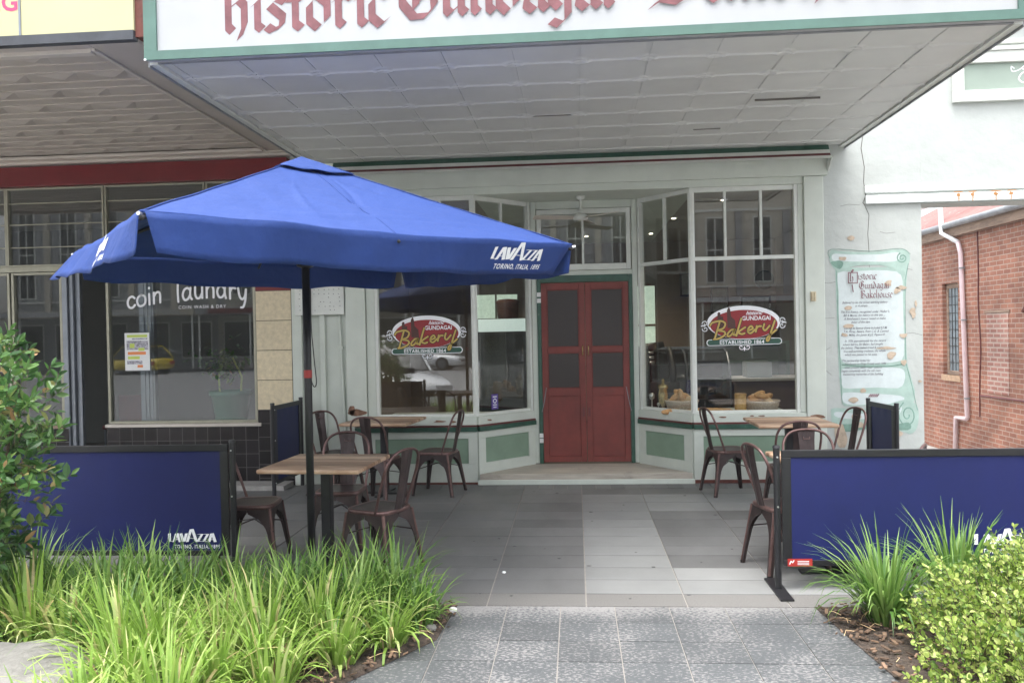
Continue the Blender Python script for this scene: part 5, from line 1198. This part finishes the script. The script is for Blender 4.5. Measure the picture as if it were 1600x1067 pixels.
# ================================================================== BARRIERS
def barrier(name_label, a, b, h, zb, logo=None, tagside=None, feet=True):
    a = Vector((*a, 0)); b = Vector((*b, 0)); d = (b-a).normalized(); n = Vector((d.y, -d.x, 0)); L_ = (b-a).length   # n towards the street for a->b going +x
    t = thing('cafe_barrier', name_label, 'barrier', tuple((a+b)/2), 0, 'blue fabric cafe barriers')
    def fn(u, v, w): p = a+d*u+n*w; return (p.x, p.y, v)
    def bx(mb, u0, u1, v0, v1, w0, w1): mb.prism([(u0, v0), (u1, v0), (u1, v1), (u0, v1)], fn, w0, w1)
    for u in (0, L_):
        mb = MB(); p = a+d*u; mb.tube([(p.x, p.y, .012), (p.x, p.y, h+.015)], .021, 12); mb.tube([(p.x, p.y, h+.0152), (p.x, p.y, h+.03)], [.025, .020], 12); mb.build('post', 'black', t, auto=True)
        mb = MB()
        if feet: bx(mb, u-.04, u+.04, 0.001, .012, -.22, .22); mb.build('foot_plate', 'black', t)
        mb = MB()
        for z in (h-.04, h-.35, .17):
            if z > zb+.02: mb.tube([fn(u, z, .021), fn(u, z, .027)], .006, 8)
        mb.build('bolt', 'bolt', t)
    mb = MB(); e = .03
    bx(mb, e, L_-e, h-.045, h, -.012, .012); bx(mb, e, L_-e, zb, zb+.035, -.012, .012)
    bx(mb, e, e+.055, zb+.0355, h-.0455, -.012, .012); bx(mb, L_-e-.055, L_-e, zb+.0355, h-.0455, -.012, .012)
    mb.build('frame', 'black', t, bevel=.003)
    mb = MB(); nu, nv = 120, 24; u0, u1, v0, v1 = e+.035, L_-e-.035, zb+.03, h-.04
    for w_, fl in ((.003, 1), (-.001, 0)):
        i0 = len(mb.v)
        for j_ in range(nv+1):
            for i in range(nu+1):
                u = u0+(u1-u0)*i/nu; v = v0+(v1-v0)*j_/nv; mb.v.append(fn(u, v, w_+.0025*math.sin(u*5+v*3)+.0035*math.sin((v-v0)/(v1-v0)*math.pi)*math.sin(u*2.1+1)+.0012*math.sin(u*41)*max(0, (v-v1)/(v1-v0)*6+1)))
        for j_ in range(nv):
            for i in range(nu):
                q = (i0+j_*(nu+1)+i, i0+j_*(nu+1)+i+1, i0+(j_+1)*(nu+1)+i+1, i0+(j_+1)*(nu+1)+i); mb.f.append(q if fl else q[::-1]); mb.mi.append(0)
    pn = mb.build('fabric_panel', 'canvas', t, smooth=True)
    if logo is not None:
        coffee_logo(pn, lambda u, v, w: fn(logo[0]+u, logo[1]+v, .0125+w), logo[2])
    if tagside is not None:
        mb = MB(); bx(mb, tagside, tagside+.15, zb-.002, zb+.045, .0125, .015); tg = mb.build('maker_tag', 'redtag', t)
        mb = MB(); f2 = lambda u, v, w: fn(tagside+u, zb+v, .0155+w)
        mb.pen([(.012, .012), (.02, .03), (.03, .022), (.038, .034)], .006, f2)
        for z in (.03, .02, .01): mb.pen([(.06, z), (.13, z)], .004, f2, dots=False)
        mb.build('tag_print', 'whiteprint', tg)
barrier('long blue fabric barrier with white coffee logo half hidden by the left grass and shrub', (-4.45, 5.38), (-2.335, 5.38), .925, .17, logo=(1.66, .265, .31))
barrier('long blue fabric barrier with black end post and red tag right of the path', (1.235, 5.22), (3.4, 5.22), .875, .155, logo=(1.18, .285, .36), tagside=.055)
barrier('small blue barrier end-on beside the black tiled wall', (-3.07, 8.06), (-3.03, 8.80), .95, .15, feet=False)
barrier('small dark blue barrier end-on in front of the foot of the painted scroll', (3.05, 8.10), (3.0, 8.72), .865, .12, feet=False)

# ================================================================== PARASOL
pa = thing('parasol', 'large square blue parasol with white coffee lettering on its valance', 'parasol', (-1.70, 5.1, 0))
cA, cB, cC, cD = Vector((-1.78, 3.26, 2.17)), Vector((-.01, 5.06, 2.17)), Vector((-1.5, 6.95, 2.22)), Vector((-3.27, 5.15, 2.22))
apex = Vector((-1.715, 5.10, 2.765))
mb = MB(); mb.tube([(-1.705, 5.1, .0), (-1.705, 5.1, 2.68)], .0245, 16); mb.build('pole', 'black', pa, smooth=True)
mb = MB(); mb.lathe([(.075, .0), (.075, .012), (.035, .02), (.033, .10)], (-1.705, 5.1, .002), 24); mb.build('base', 'black', pa)
mb = MB(); mb.lathe([(.026, 0), (.026, .05)], (-1.705, 5.1, 1.38), 16); mb.build('pole_label', 'redtag', pa)
mb = MB(); mb.lathe([(.03, 0), (.055, .01), (.055, .05), (.03, .07)], (-1.705, 5.1, 2.08), 16); mb.lathe([(.03, 0), (.05, .01), (.05, .04), (.03, .05)], (-1.705, 5.1, 2.50), 16); mb.build('hub', 'black', pa)
def canopy_pt(c1, c2, u, v):   # u along edge, v from edge (0) to apex (1)
    e = c1.lerp(c2, u); p = e.lerp(apex, v)
    span = 4*u*(1-u)
    p = p+Vector((0, 0, -.045*span*(1-v)*v*2 - .010*span*(1-v)))
    p.z += .0045*math.sin(u*31+v*9)*math.sin(v*17+u*5)*(1-v)
    p.z += .007*math.sin(u*9+v*14)*(1-v)*span
    def cr(f_, w_): return math.exp(-(f_/w_)**2)
    p.z += (0.017*cr(v-.30-.12*math.sin(u*5), .018)*cr(u-.62, .16) + 0.0153*cr(v-.22-.25*(u-.5), .014)*cr(u-.45, .2) - 0.0136*cr(u-.5-.25*(v-.3), .016)*cr(v-.5, .22)
            + 0.0119*cr(u-.36+.2*v, .012)*cr(v-.35, .2) + 0.0102*cr(v-.12-.1*u, .012)*cr(u-.75, .15) - 0.0102*cr(v-.42+.3*(u-.6), .015)*cr(u-.6, .15))
    return p
mb = MB()
for (c1, c2) in ((cA, cB), (cB, cC), (cC, cD), (cD, cA)):
    nu, nv = 90, 50; i0 = len(mb.v)
    for j_ in range(nv+1):
        for i in range(nu+1): mb.v.append(tuple(canopy_pt(c1, c2, i/nu, j_/nv*.97)))
    for j_ in range(nv):
        for i in range(nu): mb.f.append((i0+j_*(nu+1)+i, i0+j_*(nu+1)+i+1, i0+(j_+1)*(nu+1)+i+1, i0+(j_+1)*(nu+1)+i)); mb.mi.append(0)
cn = mb.build('canopy', 'canopy', pa, smooth=True); sm = cn.modifiers.new('solid', 'SOLIDIFY'); sm.thickness = .003; sm.offset = -1
mb = MB()
for c in (cA, cB, cC, cD):
    P0 = [canopy_pt(c, c, 0, t/24*.95) for t in range(25)]
    mb.tube([p+Vector((0, 0, .003)) for p in P0], .0045, 5)
for c1, c2 in ((cA, cB), (cB, cC), (cC, cD), (cD, cA)):
    mb.tube([canopy_pt(c1, c2, t/48, .006)+Vector((0, 0, .001)) for t in range(49)], .007, 6)
    mb.tube([canopy_pt(c1, c2, .5, t/24*.95)+Vector((0, 0, .0015)) for t in range(25)], .002, 5)
mb.build('seam', 'canopy', cn, smooth=True)
# vent cap
mb = MB(); top = apex+Vector((0, 0, .022))
q = [top.lerp(c, .20)+Vector((0, 0, -.002)) for c in (cA, cB, cC, cD)]
for a, b in zip(q, q[1:]+q[:1]):
    nu, nv = 14, 6; i0 = len(mb.v)
    for j_ in range(nv+1):
        for i in range(nu+1):
            u, v = i/nu, j_/nv; p = a.lerp(b, u).lerp(top, v); p.z += (-.004*4*u*(1-u)*(1-v)+.004*math.sin(u*16+v*7)*(1-v)); mb.v.append(tuple(p))
    for j_ in range(nv):
        for i in range(nu): mb.f.append((i0+j_*(nu+1)+i, i0+j_*(nu+1)+i+1, i0+(j_+1)*(nu+1)+i+1, i0+(j_+1)*(nu+1)+i)); mb.mi.append(0)
vc = mb.build('vent_cap', 'canopy', pa, smooth=True); sm = vc.modifiers.new('solid', 'SOLIDIFY'); sm.thickness = .003
# valances
def vpt(c1, c2, u, v, flare, seed, H=.185):
    e = canopy_pt(c1, c2, u, 0); d = (c2-c1).normalized(); n = Vector((d.y, -d.x, 0))
    if n.dot((c1+c2)/2-apex) < 0: n = -n
    wob = .018*math.sin(u*13+seed)+.012*math.sin(u*29+seed*2)+.006*math.sin(u*61+seed)
    f_ = flare[0]*(1-u)+flare[1]*u
    corner = max(0, 1-u/.06)+max(0, (u-.94)/.06)
    return e+n*((wob+f_)*v+.004)+Vector((0, 0, .003-H*v*(1-.06*corner)+.006*math.sin(u*22+seed)*v))+d*(.045*v*(max(0, 1-u*4)-max(0, u*4-3)))
vals = [(cA, cB, (-.03, -.13), 1), (cB, cC, (.0, .0), 2), (cC, cD, (.0, .03), 3), (cD, cA, (.16, .03), 4)]
for vi, (c1, c2, fl, sd_) in enumerate(vals):
    mb = MB(); nu, nv = 44, 6
    for j_ in range(nv+1):
        for i in range(nu+1): mb.v.append(tuple(vpt(c1, c2, .006+.988*i/nu, j_/nv, fl, sd_)))
    for j_ in range(nv):
        for i in range(nu): mb.f.append((j_*(nu+1)+i, j_*(nu+1)+i+1, (j_+1)*(nu+1)+i+1, (j_+1)*(nu+1)+i)); mb.mi.append(0)
    va = mb.build('valance', 'canopy', pa, smooth=True); sm = va.modifiers.new('solid', 'SOLIDIFY'); sm.thickness = .0025; sm.offset = 0
    if vi in (0, 3):
        Lv = (c2-c1).length; d = (c2-c1).normalized(); n = Vector((d.y, -d.x, 0))
        if n.dot((c1+c2)/2-apex) < 0: n = -n
        u0 = Lv*(.765 if vi == 0 else .55)
        def lf(x, y, w, c1=c1, c2=c2, fl=fl, sd_=sd_, Lv=Lv, u0=u0, n=n):
            return vpt(c1, c2, (u0+x)/Lv, (.105-y)/.185, fl, sd_)+n*(.003+w)
        coffee_logo(va, lf, .355)
mb = MB()
for c in (cA, cB, cC, cD): mb.tube([Vector((-1.705, 5.1, 2.72)), c+Vector((0, 0, -.025))], .011, 6); mb.tube([Vector((-1.705, 5.1, 2.12)), Vector((-1.705, 5.1, 2.72)).lerp(c+Vector((0, 0, -.025)), .48)], .008, 6)
for c1, c2 in ((cA, cB), (cB, cC), (cC, cD), (cD, cA)):
    m_ = (c1+c2)/2+Vector((0, 0, -.05)); mb.tube([Vector((-1.705, 5.1, 2.70)), m_], .009, 6); mb.tube([Vector((-1.705, 5.1, 2.12)), Vector((-1.705, 5.1, 2.70)).lerp(m_, .48)], .007, 6)
mb.build('ribs', 'black', pa, smooth=True)
mb = MB()
for c in (cA, cB, cC, cD): 
    o_ = (c-apex); o_.z = 0; o_.normalize(); mb.tube([c+Vector((0, 0, -.01)), c+o_*.02+Vector((0, 0, -.008))], .009, 8)
mb.build('corner_cap', 'bolt', pa)

# ================================================================== PLANTS
def blades(mb, x, y, z0, n, hmin, hmax, spread, wid, r):
    for i in range(n):
        a = r.uniform(0, 2*math.pi); L_ = r.uniform(hmin, hmax); lean = abs(r.gauss(.62, .45))+.14; w = wid*r.uniform(.7, 1.3)
        d = Vector((math.cos(a), math.sin(a), 0)); s = Vector((-d.y, d.x, 0)); b = Vector((x, y, z0))+d*r.uniform(0, spread)+s*r.uniform(-.03, .03)
        N = 6; ang = lean*.5; p = b.copy(); pts = []
        curl = lean*r.uniform(.9, 2.4)
        for k in range(N+1):
            t = k/N; ww = w*(1-t**2.2)*(.75+.5*min(1, t*3)) if t < 1 else .0004
            pts.append((p-s*ww, p+s*ww)); 
            th = ang+curl*t*t*1.15
            p = p+(d*math.sin(th)+Vector((0, 0, math.cos(th))))*L_/N
        i0 = len(mb.v)
        for a_, b_ in pts: mb.v += [tuple(a_), tuple(b_)]
        for k in range(N): mb.f.append((i0+2*k, i0+2*k+1, i0+2*k+3, i0+2*k+2)); mb.mi.append(mb.k)
r = random.Random(11)
mb = MB()
cl = []
for _ in range(6000):
    x = r.uniform(-4.6, -.76); y = r.uniform(2.7, 4.80)
    if not inpoly(x, y, LB) or x < -3.6 and y < 4: continue
    if not inpoly(x+.13, y, LB): continue
    if (x+2.62)**2/.55**2+(y-3.50)**2/.33**2 < 1: continue      # boulder
    if -3.4 < x < -2.05 and 2.9 < y < 3.72: continue
    if -3.4 < x < -2.6 and y < 4.05: continue
    if any((x-a)**2+(y-b)**2 < .235**2 for a, b in cl): continue
    cl.append((x, y))
for (x, y) in cl:
    edge = not inpoly(x+.30, y, LB)
    mb.m(1 if (y > 4.35 and r.random() < .8) or r.random() < .12 else 0)
    k_ = .68 if edge else (.80 if y > 4.3 else .84)
    k_ *= r.uniform(.8, 1.12)
    blades(mb, x, y, .02, 180, .18*k_, .66*k_, .10, .0082, r)
    mb.m(2); blades(mb, x, y, .02, 16, .12*k_, .42*k_, .12, .0055, r)
tag(mb.build('strappy_grass', ['grass', 'grassdark', 'deadgrass']), 'mass of bright green strappy grass filling the left garden bed', 'grass', kind='stuff')
for i, (x, y, h, n, lab) in enumerate([(1.66, 4.60, .60, 300, 'large arching green grass clump nearest the barrier foot'), (2.12, 4.80, .64, 300, 'arching green grass clump behind the box shrub in front of the barrier'), (2.75, 4.80, .5, 120, 'arching grass clump half hidden at the right behind the box shrub')]):
    mb = MB(); blades(mb, x, y, .02, n, .22, h, .08, .0072, r); mb.m(1); blades(mb, x, y, .02, 16, .14, .30, .10, .005, r)
    tag(mb.build('grass_clump', ['grassdark', 'deadgrass']), lab, 'grass clump', 'arching grass clumps in the right bed')

def leaf(mb, c, d, l, w, r):
    s = d.cross(Vector((r.uniform(-1, 1), r.uniform(-1, 1), r.uniform(.2, 1)))).normalized(); u = s.cross(d).normalized()
    f_ = u*w*.35
    i0 = len(mb.v)
    for p in (c, c+d*l*.35+s*w+f_, c+d*l*.75+s*w*.75+f_*.7, c+d*l, c+d*l*.75-s*w*.75+f_*.7, c+d*l*.35-s*w+f_, c+d*l*.5): mb.v.append(tuple(p))
    mb.f += [(i0, i0+1, i0+2, i0+3, i0+6), (i0, i0+6, i0+3, i0+4, i0+5)]; mb.mi += [mb.k]*2
def shrub(name, label, cat, lobes, nb, leafn, ll, lw_, m_, seed, base, spray=.16, group=None):
    r = random.Random(seed); t = thing(name, label, cat, base, 0, group)
    mb = MB(); mt = MB(); B0 = Vector(base)
    tot = sum(a[3]*a[4] for a in lobes)
    for (cx, cy, cz, rx, rz) in lobes:
        c = Vector((cx, cy, cz))
        mt.tube(catmull([B0+Vector((r.uniform(-.04, .04), r.uniform(-.04, .04), 0)), B0.lerp(c, .5)+Vector((r.uniform(-.05, .05), 0, .03)), c], 3), [.016-.0018*i for i in range(7)], 6)
        for _ in range(int(nb*rx*rz/tot)):
            d = Vector((r.gauss(0, 1), r.gauss(0, 1), r.gauss(.25, 1))).normalized()
            rr = r.uniform(.45, 1.05)
            p = c+Vector((d.x*rx*rr, d.y*rx*rr, d.z*rz*rr))
            if p.z < .05: continue
            out = (Vector((d.x, d.y, d.z+.5))+Vector((r.uniform(-.5, .5), r.uniform(-.5, .5), r.uniform(-.2, .5)))).normalized()
            tip = p+out*spray*r.uniform(.5, 1.2)
            mt.tube([p-out*.05, tip], .0016, 3, caps=False)
            for k in range(leafn):
                tt = (k+.5)/leafn; q = p.lerp(tip, tt)
                a = k*2.4; s = out.cross(Vector((0, 0, 1))).normalized(); u = s.cross(out)
                dd = (out*.7+(s*math.cos(a)+u*math.sin(a))*.9).normalized()
                kk = r.uniform(.55, 1.25); leaf(mb, q, dd, ll*kk, lw_*kk*r.uniform(.8, 1.1), r)
            leaf(mb, tip, out, ll*.8, lw_*.7, r)
    mb.build('foliage', m_, t); mt.build('branches', 'trunk', t)
# left shrub just inside the frame
shrub('broadleaf_shrub', 'dark glossy leaved shrub with reddish tips at the left edge in front of the barrier', 'shrub',
      [(-3.10, 4.30, 1.30, .20, .13), (-3.45, 4.45, 1.50, .24, .18), (-3.10, 4.22, 1.02, .24, .12), (-3.12, 4.2, .80, .24, .12), (-3.3, 4.2, .62, .34, .18), (-3.4, 4.3, 1.0, .34, .26), (-3.2, 4.1, .58, .16, .10), (-3.6, 4.4, 1.15, .35, .26), (-3.45, 4.3, .35, .3, .2)],
      400, 8, .072, .0165, 'leafdark', 23, (-3.45, 4.35, .02), .13)
for i, (lobes, base, nbn, lab) in enumerate([
    ([(2.05, 4.25, .20, .30, .20), (2.35, 4.4, .30, .24, .20), (1.84, 4.15, .14, .20, .15), (2.6, 4.3, .30, .3, .24), (2.22, 4.2, .36, .14, .12)], (2.15, 4.3, .02), 780, 'pale yellow green box shrub in the right bed in front of the arching grass'),
    ([(1.74, 3.74, .13, .20, .15), (2.0, 3.72, .20, .26, .20), (2.25, 3.8, .30, .26, .22), (1.66, 3.38, .08, .15, .10), (1.88, 3.35, .18, .22, .18), (1.48, 3.60, .05, .06, .07)], (2.0, 3.7, .02), 850, 'rounded yellow green box shrub in the lower right corner by the mulch'),
    ([(2.65, 4.0, .38, .3, .25), (2.6, 3.7, .36, .3, .25)], (2.6, 3.9, .02), 450, 'tall yellow green box shrub at the right edge below the barrier logo')]):
    shrub('box_shrub', lab, 'shrub', lobes, nbn, 9, .029, .0108, 'leafyellow', 31+i, base, .11, 'box shrubs in the right bed')
# boulder, stones
mb = MB(); bm = bmesh.new(); bmesh.ops.create_icosphere(bm, subdivisions=4, radius=1)
rb = random.Random(5)
for v in bm.verts:
    d = v.co.normalized(); k = 1+.10*math.sin(d.x*5+1)*math.sin(d.y*4)+.05*math.sin(d.z*9+d.x*7); 
    v.co = Vector((d.x*.50*k, d.y*.30*k, min(d.z*.26*k, .15+.012*math.sin(d.x*6)))); v.co += Vector((-2.66, 3.52, .05))
me = bpy.data.meshes.new('boulder'); bm.to_mesh(me); bm.free(); me.materials.append(M['stone'])
for p in me.polygons: p.use_smooth = True
o = bpy.data.objects.new('boulder', me); C.objects.link(o); tag(o, 'flat topped pale sandstone boulder in the lower left corner', 'rock')
def stone(x, y, s, m_, lab, z=0, seed=1):
    r = random.Random(seed); bm = bmesh.new(); bmesh.ops.create_icosphere(bm, subdivisions=2, radius=s)
    for v in bm.verts: v.co *= r.uniform(.85, 1.1); v.co.z *= .6; v.co += Vector((x, y, z+s*.5))
    me = bpy.data.meshes.new('pebble'); bm.to_mesh(me); bm.free(); me.materials.append(M[m_]); o = bpy.data.objects.new('pebble', me); C.objects.link(o); tag(o, lab, 'pebble')
stone(-.745, 4.72, .026, 'pebble', 'grey white pebble at the corner of the left bed', .02, 1)
stone(-.82, 4.42, .032, 'stone', 'pinkish brown pebble on the mulch beside the path', .02, 2)
stone(-.52, 5.56, .014, 'paper', 'tiny white pebble alone on the dark paving', 0, 3)

# ================================================================== ACROSS THE STREET (seen in the glass)
def car(name, label, x, y, rz, L_, Wd, H_, paint, bonnet=.34, tail=.12, scoop=False):
    t = thing(name, label, 'car', (x, y, -.16), rz)
    # side profile along +X = front; body as lofted sections with tumblehome
    hb = H_*.56
    prof = [(-L_/2, .34, hb*.9), (-L_/2+.08, .24, hb), (-L_/2+L_*tail, .2, hb*1.02), (0, .2, hb), (L_/2-L_*bonnet, .2, hb*1.0), (L_/2-L_*bonnet*.4, .2, hb*.95), (L_/2-.12, .24, hb*.82), (L_/2, .36, hb*.66)]
    mb = MB(); n = 12; rings = []
    for px, z0, z1 in prof:
        w = Wd/2*(.93 if abs(px) > L_/2-.1 else 1); rr = []
        for k in range(n):
            a = 2*math.pi*(k+.5)/n; c, s_ = math.cos(a), math.sin(a); kk = (abs(c)**5+abs(s_)**5)**(-.2)
            rr.append((px, w*kk*c, (z0+z1)/2+(z1-z0)/2*kk*s_))
        rings.append(rr)
    for rr in rings: mb.v += rr
    for i in range(len(rings)-1):
        for k in range(n): mb.f.append((i*n+k, i*n+(k+1) % n, (i+1)*n+(k+1) % n, (i+1)*n+k)); mb.mi.append(0)
    mb.f.append(tuple(range(n))[::-1]); mb.f.append(tuple((len(rings)-1)*n+k for k in range(n))); mb.mi += [0, 0]
    mb.build('body', paint, t, local=True, smooth=True)
    x0, x1, x2, x3 = -L_/2+L_*tail*.3, -L_/2+L_*(tail+.06), L_/2-L_*(bonnet+.17), L_/2-L_*bonnet
    def cab(mb, ins, za, zb, ex=0):
        w0, w1 = Wd/2*.95-ins, Wd/2*.74-ins
        return mb.add([(x0-ex, -w0, za), (x3+ex, -w0, za), (x3+ex, w0, za), (x0-ex, w0, za), (x1, -w1, zb), (x2, -w1, zb), (x2, w1, zb), (x1, w1, zb)], [(0, 3, 2, 1), (4, 5, 6, 7), (0, 1, 5, 4), (1, 2, 6, 5), (2, 3, 7, 6), (3, 0, 4, 7)])
    mb = MB(); cab(mb, 0, hb*.97, H_-.06); mb.build('windows', 'carglass', t, local=True, bevel=.04)
    mb = MB(); w1 = Wd/2*.75; mb.box(x1-.03, x2+.03, -w1, w1, H_-.065, H_); mb.build('roof', paint, t, local=True, bevel=.03)
    mb = MB()
    for sy in (-1, 1):
        for (a, b) in ((x0, x1), (x3, x2), ((x0+x3)/2, (x1+x2)/2)): mb.tube([(a, sy*Wd/2*.955, hb*.98), (b, sy*Wd/2*.75, H_-.05)], .03, 6)
    mb.build('pillar', paint, t, local=True)
    for sx in (-1, 1):
        for sy in (-1, 1):
            mb = MB(); mb.v = []; c = (sx*L_*.31, 0, .33)
            mb.lathe([(.2, sy*(Wd/2-.2)), (.33, sy*(Wd/2-.2)), (.33, sy*(Wd/2+.005)), (.2, sy*(Wd/2+.01))], c, 20, 'Y'); w_ = mb.build('wheel', 'tyre', t, local=True)
            mb = MB(); mb.lathe([(.01, sy*(Wd/2-.02)), (.19, sy*(Wd/2-.02)), (.2, sy*(Wd/2+.012))], c, 14, 'Y'); mb.build('rim', 'alum', w_, local=True)
    for sy in (-1, 1):
        mb = MB(); y0, y1 = sorted((sy*Wd*.26, sy*Wd*.455)); mb.box(L_/2-.16, L_/2+.005, y0, y1, hb*.58, hb*.74); mb.build('headlight', 'lightlens', t, local=True, bevel=.03)
        mb = MB(); mb.box(-L_/2-.01, -L_/2+.1, y0, y1, hb*.6, hb*.82); mb.build('tail_light', 'redlens', t, local=True, bevel=.02)
    mb = MB(); mb.box(L_/2-.05, L_/2+.012, -Wd*.24, Wd*.24, hb*.5, hb*.64); mb.build('grille', 'ink', t, local=True)
    if scoop: mb = MB(); mb.box(L_/2-L_*bonnet*.8, L_/2-L_*bonnet*.5, -.3, .3, hb*.96, hb*1.08); mb.build('bonnet_scoop', 'ink', t, local=True, bevel=.03)
    return t
car('parked_ute', 'white four wheel drive with bonnet scoop parked nose to the left garden bed', -4.5, -1.0, R(62), 4.9, 1.9, 1.8, 'carwhite', scoop=True)
car('parked_hatchback', 'yellow hatchback parked across the street', -23.5, -24.5, R(205), 4.0, 1.72, 1.5, 'caryellow', bonnet=.24)
car('parked_wagon', 'white wagon parked to the right of the camera', 11.5, -4.0, R(95), 4.7, 1.85, 1.7, 'carwhite', bonnet=.25)
car('parked_sedan', 'dark sedan parked across the street', 24, -23, R(10), 4.6, 1.8, 1.45, 'cardark')
car('parked_van', 'white sedan parked across the street by the cream shop', -8, -23.5, R(5), 4.6, 1.8, 1.45, 'carwhite')
def farshop(x0, x1, h, m_, awn, lab):
    Y = -29; t = thing('far_shop', lab, 'building', ((x0+x1)/2, Y, 0))
    mb = MB(); mb.box(x0, x1, Y-8, Y, -.16, h); mb.build('wall', m_, t)
    mb = MB(); mb.box(x0, x1, Y+.001, Y+.12, h-.5, h-.2); mb.box(x0, x1, Y+.001, Y+.08, h-1.6, h-1.45); mb.build('cornice', 'trimwhite', t)
    mb = MB(); mb.box(x0+.05, x1-.05, Y+.001, Y+3, 3.0, 3.35); mb.build('awning', awn, t)
    n_ = max(2, int((x1-x0)/2.5)); w = (x1-x0)/n_
    mb = MB()
    for i in range(n_+1): mb.box(x0+w*i-.18+(.2 if i == 0 else -.2 if i == n_ else 0), x0+w*i+.18+(.2 if i == 0 else -.2 if i == n_ else 0), Y+.002, Y+.16, 3.4, h-1.65)
    mb.build('pilaster', 'render_a' if m_ == 'render_b' else 'render_b', t)
    mb = MB()
    for i in range(n_+1): mb.tube([(x0+.2+(x1-x0-.4)*i/n_, Y+2.85, 0), (x0+.2+(x1-x0-.4)*i/n_, Y+2.85, 3.0)], .06, 8)
    mb.build('awning_post', 'trimwhite', t)
    mb = MB(); mb.box(x0+.8, x1-.8, Y+3.001, Y+3.03, 3.05, 3.3); mb.build('sign_board', 'bandred' if awn == 'render_b' else 'signwhite', t)
    mb = MB(); mb.box(x0+.3, x1-.3, Y+.05, Y+.14, 3.95, 4.05); mb.build('string_course', 'trimwhite', t)
    for i in range(n_):
        mb = MB(); a = x0+w*i; mb.box(a+.35, a+w-.35, Y+.001, Y+.05, .5, 2.7); f_ = mb.build('window', 'trimwhite', t); mb = MB(); mb.box(a+.43, a+w-.43, Y+.051, Y+.06, .6, 2.6); mb.build('pane', 'carglass', f_)
        mb = MB(); mb.box(a+w*.3, a+w*.7, Y+.001, Y+.05, 4.2, h-1.9 if h > 6.4 else 4.6); f_ = mb.build('window', 'trimwhite', t); mb = MB(); mb.box(a+w*.3+.08, a+w*.7-.08, Y+.051, Y+.06, 4.28, (h-1.9 if h > 6.4 else 4.6)-.08); mb.build('pane', 'carglass', f_); mb = MB(); mb.box(a+w*.5-.03, a+w*.5+.03, Y+.0605, Y+.075, 4.28, h-1.98); mb.box(a+w*.3+.08, a+w*.7-.08, Y+.0605, Y+.074, (2.3+h)/2-.04, (2.3+h)/2+.04); mb.build('sash_bar', 'trimwhite', f_)
farshop(-34, -21, 11.4, 'render_b', 'render_a', 'grey two storey shop across the street, furthest left')
farshop(-21, -9, 9.6, 'render_a', 'render_b', 'cream parapet shop across the street')
farshop(-9, 4, 11.8, 'render_b', 'signgreen', 'tall grey hotel front across the street behind the camera')
farshop(4, 17, 9.8, 'render_a', 'maroon', 'low cream shop across the street with maroon awning')
farshop(17, 30, 11.0, 'render_b', 'render_a', 'grey shop across the street, furthest right')
shrub('garden_tree', 'green tree standing behind the rear windows of the bakery', 'tree', [(-1.4, 18, 2.0, 1.2, 1.0), (1.1, 18.2, 2.2, 1.3, 1.1)], 300, 7, .14, .035, 'leaftree', 77, (0, 18, -.05), .4)

# ------------------------------------------------------------------ fine rain haze
hm = bpy.data.materials.new('rain_haze'); hm.use_nodes = True; hn = hm.node_tree; hn.nodes.clear()
ho = hn.nodes.new('ShaderNodeOutputMaterial'); hv = hn.nodes.new('ShaderNodeVolumePrincipled')
hv.inputs['Color'].default_value = (.92, .94, .96, 1); hv.inputs['Density'].default_value = .0009
hn.links.new(hv.outputs[0], ho.inputs['Volume'])
M['haze'] = hm
mb = MB(); mb.box(-62, 62, -122, 92, -2.4, 13.5); tag(mb.build('haze', 'haze'), 'thin pale haze of fine rain in the air', 'haze', kind='stuff')
